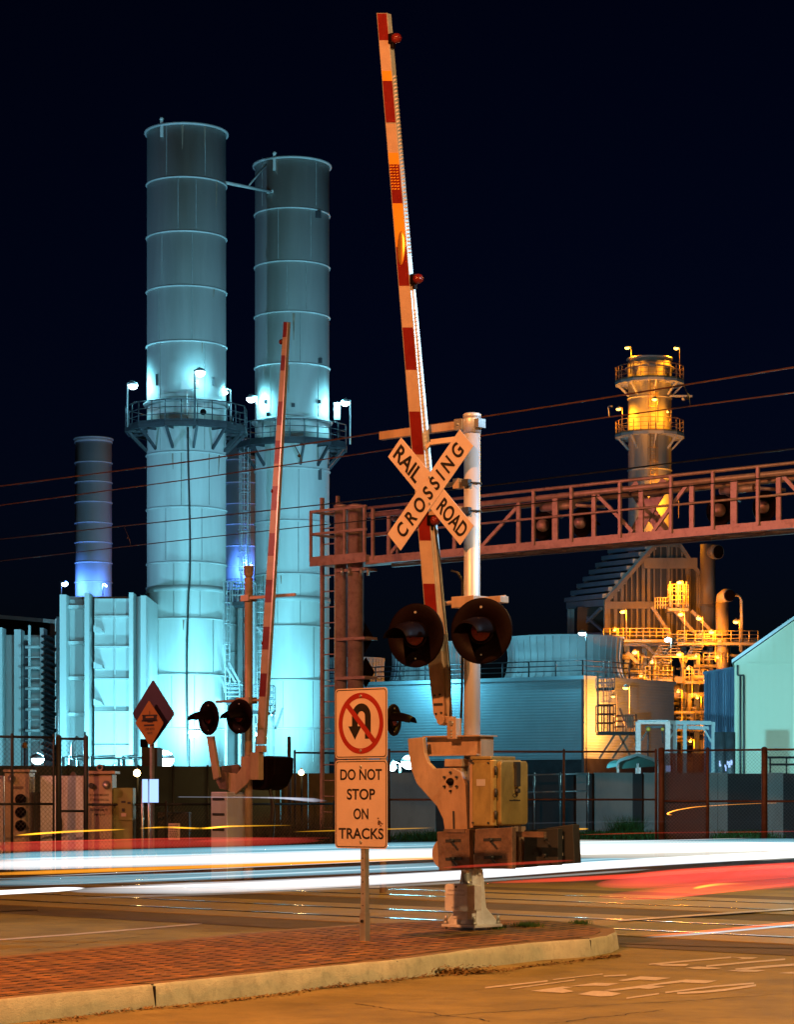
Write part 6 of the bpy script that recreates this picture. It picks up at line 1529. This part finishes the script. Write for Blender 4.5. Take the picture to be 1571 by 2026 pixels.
# vent stacks beside the gable
TV = thing('vent_stack', 'fat dark vent stack with a sideways mouth just right of the boiler gable', 'vent stack', gz(1401,DH-1)); x = P(1400.5,0,DH-1).x; r_ = 15*DH/F
b = MB(); b.lathe([(r_,zat(1260,DH)),(r_,zat(1080,DH))],28,Matrix.Translation(Vector((x,DH-1,0)))); b.lathe([(r_*1.05,zat(1203,DH)),(r_*1.05,zat(1198,DH))],28,Matrix.Translation(Vector((x,DH-1,0)))); b.build('pipe', m_hrsg, TV)
b = MB(); p = P(1404,1092,DH-1); b.tube([p,P(1421,1092,DH-2)],.56,22,cap=True); m__ = b.build('mouth', m_hrsg, TV); b = MB(); b.tube([P(1421,1092,DH-2),P(1422,1092,DH-2.05)],.5,22); b.build('mouth_inside', m_black, m__)
TV = thing('vent_pipe', 'curved top silencer pipe, second right of the boiler gable', 'vent pipe', gz(1429,DH-5)); x = P(1429,0,DH-5).x; r_ = 12.5*(DH-5)/F
b = MB(); b.lathe([(r_*.8,zat(1328,DH-5)),(r_,zat(1320,DH-5)),(r_,zat(1188,DH-5))],24,Matrix.Translation(Vector((x,DH-5,0)))); b.tube([P(1429,1190,DH-5),P(1430,1181,DH-5.2),P(1436,1177,DH-5.5),P(1443,1178,DH-6)],r_,20); b.build('pipe', m_hrsg, TV)
b = MB(); b.tube([P(1443,1178,DH-6),P(1444.3,1178,DH-6.1)],r_*.9,20); b.lathe([(r_*1.12,zat(1263,DH-5)),(r_*1.12,zat(1259,DH-5))],24,Matrix.Translation(Vector((x,DH-5,0)))); b.build('band', m_black, TV)
TV = thing('gooseneck_pipe', 'thin gooseneck pipe, tallest thin pipe left of the gabled metal building', 'pipe', gz(1466,DH-5)); b = MB(); b.tube([P(1440,1180,DH-5),P(1447,1177,DH-5),P(1459,1177,DH-5),P(1465,1180,DH-5),P(1467,1188,DH-5),P(1467,1290,DH-5)],.13,10); b.build('pipe', m_hframe, TV)
# boiler chimney
DX = 196.0; rx = 42.5*DX/F
SX, MX = stack('boiler_chimney', 'orange-lit boiler chimney at right with two railed platforms', 1285.5, DX, rx, 703, [783,926,945], m_stack, ringr=.06, rim=True, grp=None)
platform(SX, MX, DX, rx, 2.78, 746, 716, 14, 5, m_stack, m_rail2, pyb=778, n_br=8)
platform(SX, MX, DX, rx, 2.78, 852, 824, 14, 5, m_stack, m_rail2, pyb=885, n_br=8)
b = MB(MX); zz = zat(703,DX-rx); b.lathe([(rx+.25,zz-.9),(rx+.25,zz-.75),(rx,zz-.7)],40,closed=True); b.build('collar', m_stack, SX)
ladder(SX, 1292, 752, 855, DX-rx-.5, m_rail2, 10); ladder(SX, 1292, 855, 990, DX-rx-.5, m_rail2, 10)
b = MB(); b.bar(P(1325,784,DX-1),P(1370,784,DX-1),.12,.16); b.sphere(P(1352,789,DX-1),.16,8); b.build('jib_arm', m_grey, SX)
b = MB(); b.tube([P(1205,826,DX-1),P(1203,806,DX-1),P(1206,803,DX-1),P(1212,804,DX-1)],.05,6); b.build('davit', m_grey, SX)
GR = 'sodium lamps on the plant'
def sod(px, py, d, lab, pw, pole=None, hr=.2, dr=(0,-.3,-.25)): return flood(px, py, d, lab, SOD, pw*.42, g_sod, hr, pole if pole is not None else P(px,py,d).z-2.2, cat='plant lamp', grp=GR, dr=dr, soft=.15, post_mt=m_rail2)
sod(1241,688,DX-1.2,'sodium lamp above the left rim of the upper boiler chimney platform',1300,zat(745,DX),.2,(.5,0,-.5))
sod(1338,689,DX-1.2,'sodium lamp above the right rim of the upper boiler chimney platform',1300,zat(745,DX),.2,(-.5,0,-.5))
sod(1224,809,DX-1.2,'sodium lamp at the left rim of the lower boiler chimney platform',1000,zat(850,DX),.2,(.5,0,-.3))
sod(1295,790,DX-3.6,'sodium lamp on a pole in front of the middle of the boiler chimney',1100,zat(850,DX),.2,(0,.3,-.3))
sod(1321,815,DX-2.4,'tiny sodium lamp low at the right side of the boiler chimney',500,zat(850,DX),.08,(-.2,0,-.1))
sod(1336,971,DX-1,'sodium lamp right of the boiler chimney just behind the signal bridge truss',3500,dr=(-1,-2.5,-1))
for px, py, dd, lab, pw in ((1344,1152,-6,'sodium lamp at the top of the upper boiler landing',5000),(1232,1210,-7,'sodium lamp on a pole at the left end of the boiler walkway',4500),(1347,1215,-7,'sodium lamp on a pole over the middle of the boiler walkway',1300),
    (1383,1223,-7,'sodium lamp on a pole left of the curved silencer pipe',1500),(1456,1230,-7,'sodium lamp between the gooseneck pipe and the silencer pipe',1200),(1256,1290,-6,'sodium lamp under the left end of the boiler walkway',1500),
    (1344,1294,-6,'sodium lamp under the boiler stairs',1500),(1377,1298,-6,'tiny sodium lamp right of the boiler stairs',500),(1342,1368,-8,'sodium lamp low between tower end and boiler column',1500),
    (1380,1380,-7,'sodium lamp low among the boiler pipes',1500),(1366,1466,-8,'lowest sodium lamp at the foot of the boiler pipes',1300),(1408,1250,-6,'sodium lamp glaring against the silencer pipe',1800),(1300,1352,-6,'sodium lamp among the pipes above the cooling tower end',900)):
    sod(px, py, DH+dd, lab, pw, hr=.10 if 'tiny' in lab or 'low' in lab else .2)
for px, py, dd, lab in ((1216,1246,-6,'speck of orange light at the left foot of the boiler walkway rail'),(1268,1336,-7,'speck of orange light under the boiler pipes, left of the column'),(1290,1310,-7,'speck of orange light beside the boiler stair foot'),
    (1362,1322,-7,'speck of orange light under the right walkway of the boiler'),(1395,1345,-7,'speck of orange light between the silencer and the lower boiler pipes'),(1345,1430,-8,'speck of orange light low behind the teal portal frame, left one'),
    (1386,1440,-8,'speck of orange light low behind the teal portal frame, right one'),(1420,1300,-6,'speck of orange light at the foot of the curved silencer pipe')): sod(px, py, DH+dd, lab, 500, hr=.11)
flood(1320, 1266, DH-9, 'white lamp standing out among the orange ones on the boiler house', CYAN, 900, g_cyan, .2, zat(1310,DH-9), cat='plant lamp')
